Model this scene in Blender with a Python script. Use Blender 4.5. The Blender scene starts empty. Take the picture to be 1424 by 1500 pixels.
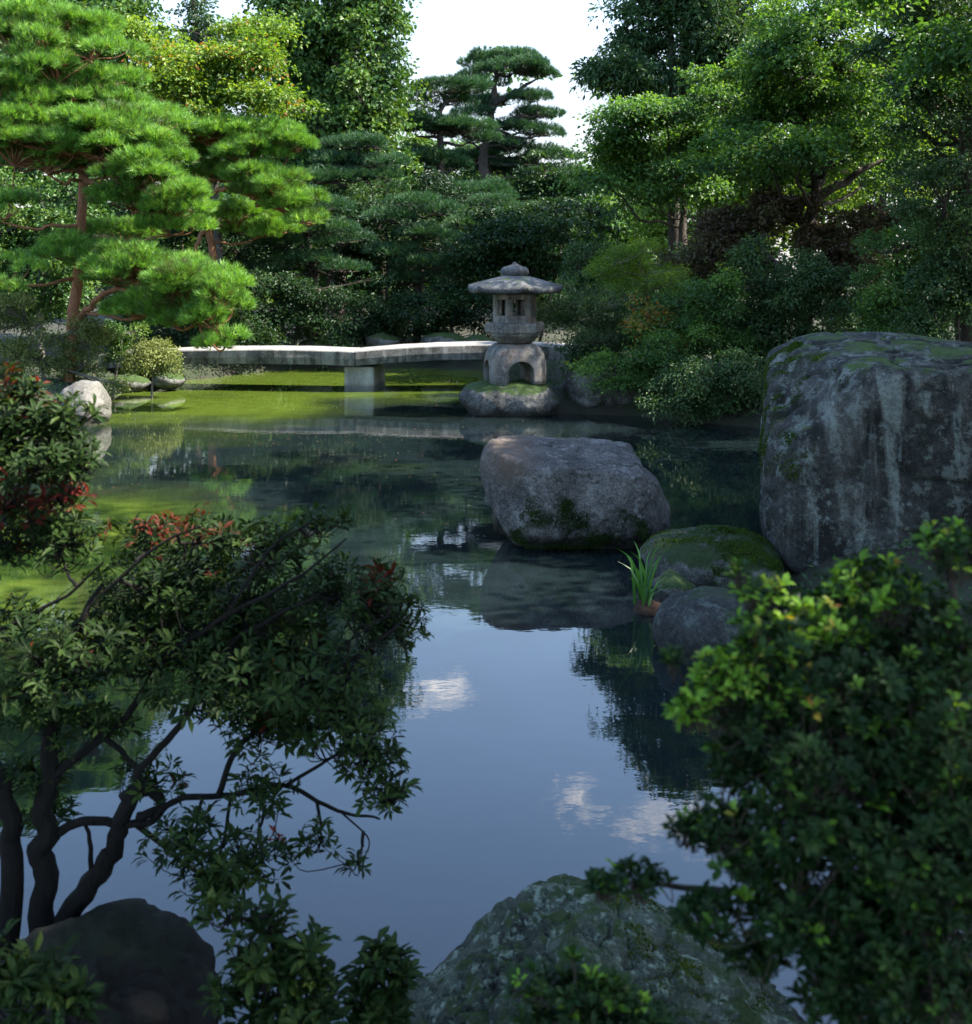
import bpy, bmesh, math, random
import numpy as np
R = math.radians
C = bpy.context.scene.collection
F_PX, HZ, CAM_H = 1600.0, 400.0, 2.4          # focal length in photo pixels, horizon row, eye height above the water

# ------------------------------------------------------------------ helpers
def P(px, py, D):                             # photo direction at a real distance D -> world point
    return np.array(((px - 712) / F_PX * D, D, CAM_H - (py - HZ) / F_PX * D))
def nrm(v): return v / (np.linalg.norm(v, axis=-1, keepdims=True) + 1e-9)

def vnoise(p, seed=0):
    p = np.asarray(p, float); i = np.floor(p).astype(np.int64); f = p - i; u = f * f * (3 - 2 * f)
    def h(a, b, c):
        n = (a * 374761393 + b * 668265263 + c * 1274126177 + seed * 974634777) & 0xffffffff
        n = ((n ^ (n >> 13)) * 1274126177) & 0xffffffff
        n = ((n ^ (n >> 16)) * 2246822519) & 0xffffffff
        return ((n ^ (n >> 15)) & 0xffffff) / float(0xffffff)
    r = 0
    for a in (0, 1):
        for b in (0, 1):
            for c in (0, 1):
                w = (u[:, 0] if a else 1 - u[:, 0]) * (u[:, 1] if b else 1 - u[:, 1]) * (u[:, 2] if c else 1 - u[:, 2])
                r = r + w * h(i[:, 0] + a, i[:, 1] + b, i[:, 2] + c)
    return r * 2 - 1
def fbm(p, o=4, seed=0):
    r = 0; a = 1.0; t = 0
    for k in range(o):
        r = r + a * vnoise(np.asarray(p) * 2 ** k, seed + k); t += a; a *= .5
    return r / t

def mesh_np(name, V, faces, tint=None, smooth=False, mat=None):
    """faces: list of (m,k) int arrays"""
    me = bpy.data.meshes.new(name)
    V = np.ascontiguousarray(V, np.float32)
    faces = [np.asarray(f, np.int32) for f in faces if len(f)]
    loops = np.concatenate([f.ravel() for f in faces])
    sizes = np.concatenate([np.full(len(f), f.shape[1], np.int32) for f in faces])
    starts = np.concatenate([[0], np.cumsum(sizes)[:-1]]).astype(np.int32)
    me.vertices.add(len(V)); me.vertices.foreach_set('co', V.ravel())
    me.loops.add(len(loops)); me.loops.foreach_set('vertex_index', loops)
    me.polygons.add(len(sizes)); me.polygons.foreach_set('loop_start', starts)
    me.polygons.foreach_set('loop_total', sizes)
    me.polygons.foreach_set('use_smooth', np.full(len(sizes), smooth, bool))
    me.update(calc_edges=True)
    if tint is not None:
        a = me.attributes.new('tint', 'FLOAT', 'FACE'); a.data.foreach_set('value', np.asarray(tint, np.float32))
    if mat: me.materials.append(mat)
    return me
def link(name, me, parent=None):
    o = bpy.data.objects.new(name, me); C.objects.link(o)
    if parent is not None: o.parent = parent
    return o
def tag(o, label, cat, group=None, kind=None):
    if label: o['label'] = label
    if cat: o['category'] = cat
    if group: o['group'] = group
    if kind: o['kind'] = kind
    return o
def thing(name, label, cat, loc, group=None):
    o = bpy.data.objects.new(name, None); C.objects.link(o); o.location = loc; o.empty_display_size = .2
    return tag(o, label, cat, group)

# ------------------------------------------------------------------ materials
def new_mat(name):
    m = bpy.data.materials.new(name); m.use_nodes = True
    nt = m.node_tree; nt.nodes.clear()
    out = nt.nodes.new('ShaderNodeOutputMaterial')
    return m, nt, out
def ramp(nt, stops, fac=None, interp='LINEAR'):
    n = nt.nodes.new('ShaderNodeValToRGB'); n.color_ramp.interpolation = interp
    e = n.color_ramp.elements
    while len(e) < len(stops): e.new(.5)
    for k, (p, c) in enumerate(stops):
        e[k].position = p; e[k].color = (c if len(c) == 4 else (*c, 1)) if hasattr(c, '__len__') else (c, c, c, 1)
    if fac is not None: nt.links.new(fac, n.inputs[0])
    return n
def mixc(nt, a, b, fac, mode='MIX'):
    n = nt.nodes.new('ShaderNodeMix'); n.data_type = 'RGBA'; n.blend_type = mode
    for s, v in ((n.inputs[0], fac), (n.inputs[6], a), (n.inputs[7], b)):
        if hasattr(v, 'is_output'): nt.links.new(v, s)
        elif isinstance(v, (int, float)): s.default_value = v
        else: s.default_value = (*v, 1)
    return n.outputs[2]
def noise(nt, vec, scale, detail=4, rough=.55, dist=0.0):
    n = nt.nodes.new('ShaderNodeTexNoise'); n.inputs['Scale'].default_value = scale
    n.inputs['Detail'].default_value = detail; n.inputs['Roughness'].default_value = rough
    n.inputs['Distortion'].default_value = dist
    if vec is not None: nt.links.new(vec, n.inputs['Vector'])
    return n.outputs[0]
def maths(nt, op, a, b=0.0, clamp=False):
    n = nt.nodes.new('ShaderNodeMath'); n.operation = op; n.use_clamp = clamp
    for s, v in ((n.inputs[0], a), (n.inputs[1], b)):
        if hasattr(v, 'is_output'): nt.links.new(v, s)
        else: s.default_value = v
    return n.outputs[0]
def mapping(nt, vec, scale=(1, 1, 1), loc=(0, 0, 0)):
    n = nt.nodes.new('ShaderNodeMapping'); n.inputs['Scale'].default_value = scale; n.inputs['Location'].default_value = loc
    nt.links.new(vec, n.inputs['Vector']); return n.outputs[0]

def leaf_mat(name, stops, trans=.35, rough=.5, spec=.35, tcol=(1.5, 1.35, .45)):
    m, nt, out = new_mat(name)
    at = nt.nodes.new('ShaderNodeAttribute'); at.attribute_name = 'tint'
    rp = ramp(nt, stops, at.outputs['Fac'])
    b = nt.nodes.new('ShaderNodeBsdfPrincipled'); nt.links.new(rp.outputs[0], b.inputs['Base Color'])
    b.inputs['Roughness'].default_value = rough; b.inputs['Specular IOR Level'].default_value = spec
    t = nt.nodes.new('ShaderNodeBsdfTranslucent')
    nt.links.new(mixc(nt, rp.outputs[0], tcol, 1.0, 'MULTIPLY'), t.inputs['Color'])
    mx = nt.nodes.new('ShaderNodeMixShader'); mx.inputs[0].default_value = trans
    nt.links.new(b.outputs[0], mx.inputs[1]); nt.links.new(t.outputs[0], mx.inputs[2])
    nt.links.new(mx.outputs[0], out.inputs[0])
    return m
def bark_mat(name, c0, c1, scale=6.0):
    m, nt, out = new_mat(name)
    tc = nt.nodes.new('ShaderNodeTexCoord')
    v = mapping(nt, tc.outputs['Object'], (scale * 1.6, scale * 1.6, scale * .5))
    n1 = noise(nt, v, 2.0, 6, .65, .6)
    n2 = noise(nt, tc.outputs['Object'], 2.2, 3)
    col = mixc(nt, ramp(nt, [(.3, c0), (.7, c1)], n1).outputs[0], tuple(v * 1.1 for v in c1), maths(nt, 'MULTIPLY', ramp(nt, [(.55, 0), (.7, 1)], n2).outputs[0], .5))
    b = nt.nodes.new('ShaderNodeBsdfPrincipled'); b.inputs['Roughness'].default_value = .9
    b.inputs['Specular IOR Level'].default_value = .2
    nt.links.new(col, b.inputs['Base Color'])
    bp = nt.nodes.new('ShaderNodeBump'); bp.inputs['Strength'].default_value = .8; bp.inputs['Distance'].default_value = .03
    nt.links.new(n1, bp.inputs['Height']); nt.links.new(bp.outputs[0], b.inputs['Normal'])
    nt.links.new(b.outputs[0], out.inputs[0]); return m
def stone_mat(name, dark, light, lichen=.4, lich_col=(.34, .37, .36), streak=0.0, moss=0.0, moss_col=(.05, .085, .018), warm=0.0, bump=.6, scale=1.0, wet=True, speck=.5, pink=None, lit_top=0.0):
    m, nt, out = new_mat(name)
    tc = nt.nodes.new('ShaderNodeTexCoord'); ob = tc.outputs['Object']
    geo = nt.nodes.new('ShaderNodeNewGeometry')
    big = noise(nt, ob, 1.6 * scale, 6, .6, .3)
    fine = noise(nt, ob, 30 * scale, 9, .75)
    grain = noise(nt, ob, 90 * scale, 3, .7)
    col = ramp(nt, [(.40, dark), (.60, light)], maths(nt, 'ADD', maths(nt, 'MULTIPLY', big, .55), maths(nt, 'MULTIPLY', fine, .45))).outputs[0]
    col = mixc(nt, col, (.5, .5, .5), .55, 'OVERLAY') if False else col
    # grain
    col = mixc(nt, col, ramp(nt, [(.40, .30), (.60, 1.5)], grain).outputs[0], speck, 'MULTIPLY')
    if streak > 0:                                            # run-off streaks: stone stained dark and pale in vertical bands
        sv = mapping(nt, ob, (3.2 * scale, 3.2 * scale, .28 * scale))
        sn = noise(nt, sv, 1.5, 5, .6, .5)
        brk = ramp(nt, [(.35, 0), (.6, 1)], noise(nt, ob, 3.5 * scale, 7, .7)).outputs[0]
        col = mixc(nt, col, (.014, .015, .014), maths(nt, 'MULTIPLY', maths(nt, 'MULTIPLY', ramp(nt, [(.43, 0), (.53, 1)], sn).outputs[0], streak), brk))
        col = mixc(nt, col, lich_col, maths(nt, 'MULTIPLY', maths(nt, 'MULTIPLY', ramp(nt, [(.38, 1), (.44, 0)], sn).outputs[0], streak * .75), ramp(nt, [(.4, .25), (.6, 1)], fine).outputs[0]))
    vo = nt.nodes.new('ShaderNodeTexVoronoi'); vo.inputs['Scale'].default_value = 13 * scale
    dv = mixc(nt, ob, (0, 0, 0), 0.0)
    nt.links.new(ob, vo.inputs['Vector'])
    lm = maths(nt, 'MULTIPLY', ramp(nt, [(.16, 1), (.30, 0)], maths(nt, 'ADD', vo.outputs['Distance'], maths(nt, 'MULTIPLY', maths(nt, 'SUBTRACT', fine, .5), .9))).outputs[0],
               ramp(nt, [(.48, 0), (.62, 1)], noise(nt, ob, 2.4 * scale, 3)).outputs[0])
    col = mixc(nt, col, lich_col, maths(nt, 'MULTIPLY', lm, lichen))
    lm2 = ramp(nt, [(.54, 0), (.60, 1)], noise(nt, ob, 8 * scale, 8, .75)).outputs[0]
    col = mixc(nt, col, lich_col, maths(nt, 'MULTIPLY', lm2, lichen * .7))
    if warm > 0:
        wm = ramp(nt, [(.5, 0), (.66, 1)], noise(nt, mapping(nt, ob, (1, 1, 1), (3, 1, 7)), 1.4 * scale, 4)).outputs[0]
        col = mixc(nt, col, (.30, .17, .11), maths(nt, 'MULTIPLY', wm, warm))
    if lit_top > 0:                                             # tread amount: upward faces painted paler to look sunlit
        sp_ = nt.nodes.new('ShaderNodeSeparateXYZ'); nt.links.new(geo.outputs['Normal'], sp_.inputs[0])
        col = mixc(nt, col, mixc(nt, (.16, .152, .138), (.28, .268, .245), fine), maths(nt, 'MULTIPLY', ramp(nt, [(.55, 0), (.9, 1)], sp_.outputs[2]).outputs[0], lit_top))
    if pink:                                                  # one warm brownish patch
        mp_ = mapping(nt, ob, (1, .35, 1), (-pink[0], 0, -pink[1])); ln_ = nt.nodes.new('ShaderNodeVectorMath'); ln_.operation = 'LENGTH'; nt.links.new(mp_, ln_.inputs[0])
        pf = ramp(nt, [(.25, 1), (.75, 0)], maths(nt, 'ADD', maths(nt, 'DIVIDE', ln_.outputs['Value'], pink[2] * 1.6), maths(nt, 'MULTIPLY', maths(nt, 'SUBTRACT', fine, .5), 1.2))).outputs[0]
        col = mixc(nt, col, (.135, .092, .066), maths(nt, 'MULTIPLY', pf, .65))
    if moss > 0:
        sp = nt.nodes.new('ShaderNodeSeparateXYZ'); nt.links.new(geo.outputs['Normal'], sp.inputs[0])
        up = maths(nt, 'ADD', maths(nt, 'MULTIPLY', sp.outputs[2], .42), maths(nt, 'MULTIPLY', noise(nt, ob, 3.3 * scale, 7, .65), 1.0))
        mm = ramp(nt, [(1.0 - .42 * moss, 0), (1.08 - .42 * moss, 1)], up).outputs[0]
        mc = ramp(nt, [(.3, tuple(c * .55 for c in moss_col)), (.7, tuple(c * 1.5 for c in moss_col))], fine).outputs[0]
        col = mixc(nt, col, mc, mm)
    if wet:                                                   # water line: stone stays dark and damp just above the pond
        sp2 = nt.nodes.new('ShaderNodeSeparateXYZ'); nt.links.new(geo.outputs['Position'], sp2.inputs[0])
        wz = ramp(nt, [(.0, 1), (.10, 1), (.17, 0)], maths(nt, 'ADD', maths(nt, 'MULTIPLY', maths(nt, 'SUBTRACT', fine, .5), .12), sp2.outputs[2])).outputs[0]
        col = mixc(nt, col, (.4, .4, .36), maths(nt, 'MULTIPLY', wz, .8), 'MULTIPLY')
    b = nt.nodes.new('ShaderNodeBsdfPrincipled'); b.inputs['Roughness'].default_value = .82
    b.inputs['Specular IOR Level'].default_value = .2
    nt.links.new(col, b.inputs['Base Color'])
    bp = nt.nodes.new('ShaderNodeBump'); bp.inputs['Strength'].default_value = bump; bp.inputs['Distance'].default_value = .03 / scale
    nt.links.new(maths(nt, 'ADD', fine, maths(nt, 'MULTIPLY', grain, .5)), bp.inputs['Height']); nt.links.new(bp.outputs[0], b.inputs['Normal'])
    nt.links.new(b.outputs[0], out.inputs[0]); return m

# tint ramps: 0..0.8 greens by leaf age, 0.9..1 coloured young / autumn leaves, sunlight painted on azalea tips
M = {}
M['pine_sunny'] = leaf_mat('pine needles yellow green', [(0, (0.0596, 0.0642, 0.0166)), (.12, (0.0447, 0.0991, 0.0179)), (.45, (0.0889, 0.2284, 0.0298)), (.8, (0.1898, 0.3606, 0.0577)), (1, (0.3083, 0.4568, 0.1648))], .35, .5, .4)
M['pine_deep'] = leaf_mat('pine needles blue green', [(0, (0.0111, 0.0375, 0.0161)), (.45, (0.0224, 0.0729, 0.0304)), (.8, (0.0447, 0.1145, 0.0402)), (1, (0.0892, 0.1459, 0.0535))], .25, .5, .35)
M['maple'] = leaf_mat('maple leaves green', [(0, (0.0229, 0.0642, 0.0163)), (.45, (0.0517, 0.1280, 0.0279)), (.8, (0.1064, 0.2048, 0.0327)), (.9, (0.1823, 0.1665, 0.0246)), (1, (0.2430, 0.0768, 0.0204))], .42, .5, .35)
M['maple_light'] = leaf_mat('maple leaves yellow green', [(0, (0.0484, 0.0967, 0.0123)), (.45, (0.0967, 0.1838, 0.0179)), (.8, (0.1741, 0.2514, 0.0286)), (.88, (0.2322, 0.2128, 0.0409)), (1, (0.2514, 0.0774, 0.0245))], .45, .5, .35)
M['evergreen'] = leaf_mat('evergreen leaves', [(0, (0.0183, 0.0555, 0.0137)), (.45, (0.0430, 0.1049, 0.0212)), (.8, (0.0922, 0.1603, 0.0263)), (1, (0.1534, 0.2096, 0.0301))], .3, .5, .3)
M['blue_shrub'] = leaf_mat('dark shrub leaves', [(0, (0.0149, 0.0399, 0.0139)), (.45, (0.0330, 0.0767, 0.0252)), (.8, (0.0631, 0.1176, 0.0334)), (1, (0.2102, 0.0589, 0.0209))], .28, .5, .3)
M['deep_green'] = leaf_mat('shaded deep green leaves', [(0, (0.0072, 0.0220, 0.0085)), (.45, (0.0168, 0.0484, 0.0170)), (.8, (0.0408, 0.0825, 0.0221)), (1, (0.1080, 0.0440, 0.0170))], .32, .5, .25)  # darker leaf copy, shade of the middle storey put into the greens
M['brown_shrub'] = leaf_mat('bronze shrub leaves', [(0, (0.0346, 0.0255, 0.0140)), (.45, (0.0635, 0.0425, 0.0232)), (.8, (0.0576, 0.0798, 0.0271)), (1, (0.1727, 0.0479, 0.0216))], .3, .5, .35)
M['light_shrub'] = leaf_mat('clipped azalea leaves', [(0, (.055, .08, .022)), (.45, (.11, .145, .04)), (.8, (.19, .22, .075)), (1, (.22, .23, .10))], .3, .5, .2)
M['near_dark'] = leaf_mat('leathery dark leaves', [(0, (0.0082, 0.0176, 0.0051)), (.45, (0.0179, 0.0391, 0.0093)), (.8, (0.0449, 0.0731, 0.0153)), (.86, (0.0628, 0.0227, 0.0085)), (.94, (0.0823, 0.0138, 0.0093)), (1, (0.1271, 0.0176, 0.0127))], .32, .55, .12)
M['near_azalea'] = leaf_mat('azalea leaves', [(0, (0.0084, 0.0225, 0.0080)), (.45, (0.0168, 0.0450, 0.0130)), (.78, (0.0392, 0.0850, 0.0160)), (.82, (0.1050, 0.2375, 0.0220)), (.92, (0.2100, 0.3625, 0.0450)), (1, (0.3080, 0.0875, 0.0300))], .42, .5, .2)  # yellow green stops paint sunlight onto the tip leaves
M['iris'] = leaf_mat('iris blades', [(0, (0.0240, 0.0800, 0.0160)), (1, (0.0560, 0.1600, 0.0320))], .3, .4, .4)
M['moss'] = leaf_mat('moss fronds', [(0, (0.0130, 0.0286, 0.0055)), (.5, (0.0338, 0.0650, 0.0088)), (1, (0.0845, 0.1300, 0.0176))], .25, .9, .1)
M['moss_sunlit'] = leaf_mat('sunlit moss fronds', [(0, (.02, .03, .006)), (.5, (.06, .085, .012)), (1, (.15, .17, .03))], .25, .9, .1)  # lighter moss copy with sunlight put into its colour
M['moss_dark'] = leaf_mat('dark moss fronds', [(0, (0.0108, 0.0189, 0.0055)), (.5, (0.0243, 0.0459, 0.0110)), (1, (0.0607, 0.1013, 0.0220))], .2, .9, .1)
M['red_bark'] = bark_mat('red pine bark', (.10, .045, .025), (.30, .14, .075))
M['dark_bark'] = bark_mat('dark bark', (.018, .015, .012), (.075, .06, .048))
M['black_bark'] = bark_mat('damp black bark', (.003, .0025, .002), (.011, .0095, .008))  # very dark even bark tone
M['grey_bark'] = bark_mat('grey bark', (.06, .055, .05), (.17, .155, .14))

# ------------------------------------------------------------------ foliage geometry
def leaf_tris(p, d, n, L, W, fold=.18, curl=.15):
    d = nrm(d); s = nrm(np.cross(d, n)); n = np.cross(s, d)
    L = np.asarray(L).reshape(-1, 1); W = np.asarray(W).reshape(-1, 1)
    m = len(p)
    base = p; tip = p + d * L - n * L * curl
    l = p + d * L * .48 + s * W * .5 + n * W * fold; r = p + d * L * .48 - s * W * .5 + n * W * fold
    V = np.stack([base, l, tip, r], 1).reshape(-1, 3)
    i = np.arange(m)[:, None] * 4
    F = np.concatenate([i + [[0, 2, 1]], i + [[0, 3, 2]]], 1).reshape(-1, 3)
    return V, F
def leaf_fine(p, d, n, L, W, fold=.22, curl=.22):
    """seven-vertex leaf with a midrib and a bend, for near shrubs"""
    d = nrm(d); s = nrm(np.cross(d, n)); n = np.cross(s, d)
    L = np.asarray(L).reshape(-1, 1); W = np.asarray(W).reshape(-1, 1); m = len(p)
    mid = p + d * L * .5 - n * L * curl * .12; tip = p + d * L * .97 - n * L * curl
    def e(t, w, sg): return p + d * L * t + sg * s * W * w + n * (W * fold * (w / .5) - L * curl * t * t * .8)
    V = np.stack([p, e(.28, .38, 1), e(.66, .5, 1), tip, e(.66, .5, -1), e(.28, .38, -1), mid], 1).reshape(-1, 3)
    i = np.arange(m)[:, None] * 7
    F = np.concatenate([i + [[0, 6, 1]], i + [[6, 2, 1]], i + [[6, 3, 2]], i + [[0, 5, 6]], i + [[6, 5, 4]], i + [[6, 4, 3]]], 1).reshape(-1, 3)
    return V, F
def frame(n):
    a = np.where(np.abs(n[:, 2:3]) < .9, np.array([[0, 0, 1.]]), np.array([[1., 0, 0]]))
    t1 = nrm(np.cross(n, a)); t2 = np.cross(n, t1); return t1, t2

def cl(px, py, rx, rz, D, ry=None, red=0.0):      # clump: centre + radii in metres
    s = D / F_PX
    return (P(px, py, D), np.array((rx * s, ry if ry else max(rx, rz) * s * .8, rz * s)), red)
def fill(x0, y0, x1, y1, n, r, D, dD, seed, flat=.7, red=0.0, shape=None):
    g = np.random.default_rng(seed); out = []; k = 0
    while len(out) < n and k < n * 60:
        k += 1
        px, py = g.uniform(x0, x1), g.uniform(y0, y1)
        if shape and not shape(px, py): continue
        if any((px - q[0]) ** 2 + ((py - q[1]) / flat) ** 2 < (r * .62) ** 2 for q in [o[3] for o in out]): 
            if g.random() < .85: continue
        rr = r * g.uniform(.75, 1.2)
        c = cl(px, py, rr, rr * flat, D + g.uniform(-dD, dD), red=red)
        out.append((*c, (px, py)))
    return [o[:3] for o in out]

def foliage(clumps, total, spray_n=26, spray_r=.38, L=.085, W=.055, layer=.6, droop=.25, thick=.05, seed=0, shell=.1, split=7):
    g = np.random.default_rng(seed)
    c = np.array([q[0] for q in clumps]); r = np.array([q[1] for q in clumps]); red = np.array([q[2] for q in clumps])
    par = np.arange(len(c))
    if split > 1:
        par = np.repeat(par, split); off = g.normal(size=(len(par), 3)) * [.66, .60, .62]
        c0 = c; c = c[par] + off * r[par]; red = red[par]
        r = r[par] * g.uniform(.32, .70, (len(par), 1)) * np.array([1, 1, 1 - .42 * layer])
    w = r[:, 0] * r[:, 2] + .5 * r[:, 0] * r[:, 1]; ns = np.maximum(3, (total * w / w.sum() / spray_n)).astype(int)
    ci = np.repeat(np.arange(len(c)), ns); m = len(ci)
    dr = nrm(g.normal(size=(m, 3))); dr[:, 2] = np.where(dr[:, 2] < -.3, -dr[:, 2], dr[:, 2])
    u = shell + (1 - shell) * g.random(m) ** .6
    lump = 1 + .55 * vnoise(dr * 2.3 + ci[:, None] * 7.3, seed) + .12 * g.normal(size=m)
    s = c[ci] + r[ci] * dr * (u * lump)[:, None]
    n = nrm(layer * np.array([[0, 0, 1.]]) + (1 - layer) * dr + .28 * g.normal(size=(m, 3)))
    tc = np.clip(.42 + .16 * g.normal(size=len(c)), .05, .75)[ci]; ts = .11 * g.normal(size=m)
    isred = g.random(m) < red[ci]
    si = np.repeat(np.arange(m), spray_n); k = len(si)
    t1, t2 = frame(n)
    size = g.uniform(.6, 1.3, m)
    an = g.uniform(0, 2 * np.pi, k); rad = spray_r * np.sqrt(g.random(k)) * size[si]
    rd = t1[si] * np.cos(an)[:, None] + t2[si] * np.sin(an)[:, None]
    p = s[si] + rd * rad[:, None] + n[si] * (thick * g.normal(size=k))[:, None]
    p[:, 2] -= droop * rad ** 2 / spray_r
    d = rd + .5 * g.normal(size=(k, 3)); d[:, 2] -= droop * .8
    ln = n[si] + .45 * g.normal(size=(k, 3))
    sc = g.uniform(.65, 1.25, k)
    V, F = leaf_tris(p, d, ln, L * sc, W * sc)
    t = np.clip(tc[si] + ts[si] + .10 * g.normal(size=k), 0, .8)
    t = np.where(isred[si] & (g.random(k) < .8), g.uniform(.86, 1, k), t)
    return V, F, np.repeat(t, 2), s, par[ci]

def pine_pads(pads, dens=1.0, needle=.11, width=.0065, per=14, seed=0, dome=.34):
    g = np.random.default_rng(seed); S = []; N = []; T = []; subs = []
    for (c, r, red) in pads:
        k = max(3, int(3.4 * r[0] * r[1] / dome ** 2 * .8))
        a = g.uniform(0, 2 * np.pi, k); q = np.sqrt(g.random(k)) * .92
        lz = np.sqrt(np.maximum(0, 1 - q * q))
        sc = c + np.stack([r[0] * q * np.cos(a), r[1] * q * np.sin(a), r[2] * (lz * 1.15 - .45 + .22 * g.normal(size=k))], 1)
        for j in range(k):
            dr_ = dome * g.uniform(.7, 1.25); m = int(120 * dens * (dr_ / .34) ** 2)
            d = nrm(g.normal(size=(m, 3))); d[:, 2] = np.abs(d[:, 2]) * .9 - .22
            out = np.array((np.cos(a[j]) * q[j], np.sin(a[j]) * q[j], .0))
            d = nrm(d + out * .35)
            u = g.uniform(.55, 1.0, m) ** .6
            S.append(sc[j] + d * (dr_ * u)[:, None] * np.array([1.15, 1.15, .62])); subs.append(sc[j])
            N.append(nrm(d * .7 + np.array([0, 0, .75]) + .25 * g.normal(size=(m, 3))))
            T.append(np.clip(.42 + .12 * g.normal() + .19 * g.normal(size=m), .0, .85))
    S = np.concatenate(S); N = np.concatenate(N); T = np.concatenate(T); m = len(S)
    t1, t2 = frame(N)
    an = g.uniform(0, 2 * np.pi, (m, per)); sp = g.uniform(.15, .95, (m, per))
    d = N[:, None] + (t1[:, None] * np.cos(an)[..., None] + t2[:, None] * np.sin(an)[..., None]) * sp[..., None]
    d = nrm(d); ln = needle * g.uniform(.7, 1.15, (m, per, 1))
    base = S[:, None] - N[:, None] * needle * .15 + d * needle * .05 + N[:, None] * g.uniform(-.3, .3, (m, per, 1)) * needle
    side = nrm(np.cross(d, g.normal(size=(m, per, 3)))) * width * .5
    tip = base + d * ln - np.array([0, 0, 1.]) * ln * .08
    V = np.stack([base - side, base + side, tip], 2).reshape(-1, 3)
    F = np.arange(len(V)).reshape(-1, 3)
    t = np.repeat(T, per) + .08 * g.normal(size=m * per)
    return V, F, np.clip(t, 0, 1), np.array(subs)

class Wood:
    def __init__(s): s.V = []; s.F = []; s.n = 0
    def tube(s, pts, rad, k=7, cap=True):
        pts = np.asarray(pts, float); n = len(pts); rad = np.broadcast_to(rad, n)
        tg = np.gradient(pts, axis=0); tg = nrm(tg)
        up = np.array([.13, .97, .21]); a = nrm(np.cross(tg, up)); b = np.cross(tg, a)
        th = np.arange(k) / k * 2 * np.pi
        ring = pts[:, None] + (a[:, None] * np.cos(th)[None, :, None] + b[:, None] * np.sin(th)[None, :, None]) * np.asarray(rad)[:, None, None]
        i = np.arange(n - 1)[:, None] * k + s.n; j = np.arange(k)[None]
        q = np.stack([i + j, i + (j + 1) % k, i + k + (j + 1) % k, i + k + j], -1).reshape(-1, 4)
        s.V.append(ring.reshape(-1, 3)); s.F.append(q); s.n += n * k
    def limb(s, pts, r0, r1, k=7, sub=6, wob=.0, seed=0):
        p = spline(pts, sub)
        if wob:
            q = np.linspace(0, 1, len(p))[:, None]
            p = p + wob * np.stack([vnoise(np.stack([np.arange(len(p)) * .45 + seed * 3.1, np.full(len(p), a * 9.7), np.zeros(len(p))], 1), seed) for a in range(3)], 1) * np.minimum(1, q * 4)
        s.tube(p, np.linspace(1, 0, len(p)) ** .8 * (r0 - r1) + r1, k); return p
    def mesh(s, name, mat): return mesh_np(name, np.concatenate(s.V), [np.concatenate(s.F)], smooth=True, mat=mat)
def spline(pts, sub=6):
    p = np.asarray(pts, float)
    if len(p) == 2: return p[0] + (p[1] - p[0]) * np.linspace(0, 1, sub + 1)[:, None]
    q = np.concatenate([[2 * p[0] - p[1]], p, [2 * p[-1] - p[-2]]]); out = []
    for i in range(1, len(q) - 2):
        for t in np.arange(sub) / sub:
            a, b, c, d = q[i - 1:i + 3]
            out.append(.5 * ((2 * b) + (c - a) * t + (2 * a - 5 * b + 4 * c - d) * t * t + (3 * b - a - 3 * c + d) * t ** 3))
    out.append(p[-1]); return np.array(out)

def attach(w, trunk, target, r0, r1=.012, seed=0, rise=.45):
    """a limb from the trunk polyline out to a clump centre"""
    hd = np.hypot(trunk[:, 0] - target[0], trunk[:, 1] - target[1])
    want = target[2] - rise * hd
    k = int(np.argmin(np.abs(trunk[:, 2] - want) + .15 * hd)); a = trunk[k]
    mid = (a + target) / 2 + np.array([0, 0, -.10 * np.linalg.norm(target - a)])
    return w.limb([a, mid, target], r0 * (1 - .6 * k / len(trunk)), r1, 5, 5, .06 * np.linalg.norm(target - a), seed)

def shift(V, o): return V - np.asarray(o)

def make_tree(name, label, cat, trunk_pts, tr, clumps, total, mat, bark='dark_bark', group=None, seed=0, deep=0.0, twigs=True, limb_r=.45, rise=.45, extra=(), crown_name='crown', **kw):
    base = np.asarray(trunk_pts[0])
    if deep: clumps = [(P((q[0][0] / q[0][1] * F_PX + 712), HZ - (q[0][2] - CAM_H) / q[0][1] * F_PX, q[0][1] + ((i * 37) % 9 - 4) * .25 * deep), q[1], q[2]) for i, q in enumerate(clumps)]
    t = thing(name, label, cat, base, group)
    V, F, ti, s, ci = foliage(clumps, total, seed=seed, **kw)
    link(crown_name, mesh_np(crown_name, shift(V, base), [F], ti, mat=M[mat]), t)
    w = Wood(); tp = w.limb(np.array(trunk_pts) - base, tr, tr * .25, 9, 6, tr * .5, seed)
    for e in extra: w.limb(np.array(e) - base, tr * .7, tr * .2, 7, 6, tr * .4, seed + 5)
    g = np.random.default_rng(seed + 99)
    for i, q in enumerate(clumps):
        attach(w, tp, q[0] - base, tr * limb_r, .012, seed + i, rise)
    if twigs:
        for i in np.flatnonzero(g.random(len(s)) < .30):
            a = clumps[ci[i]][0] - base; b = s[i] - base
            w.limb([a, (a + b) / 2 + [0, 0, -.05], b], .012, .004, 3, 2)
    link('trunk', w.mesh('trunk', M[bark]), t)
    return t
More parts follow.
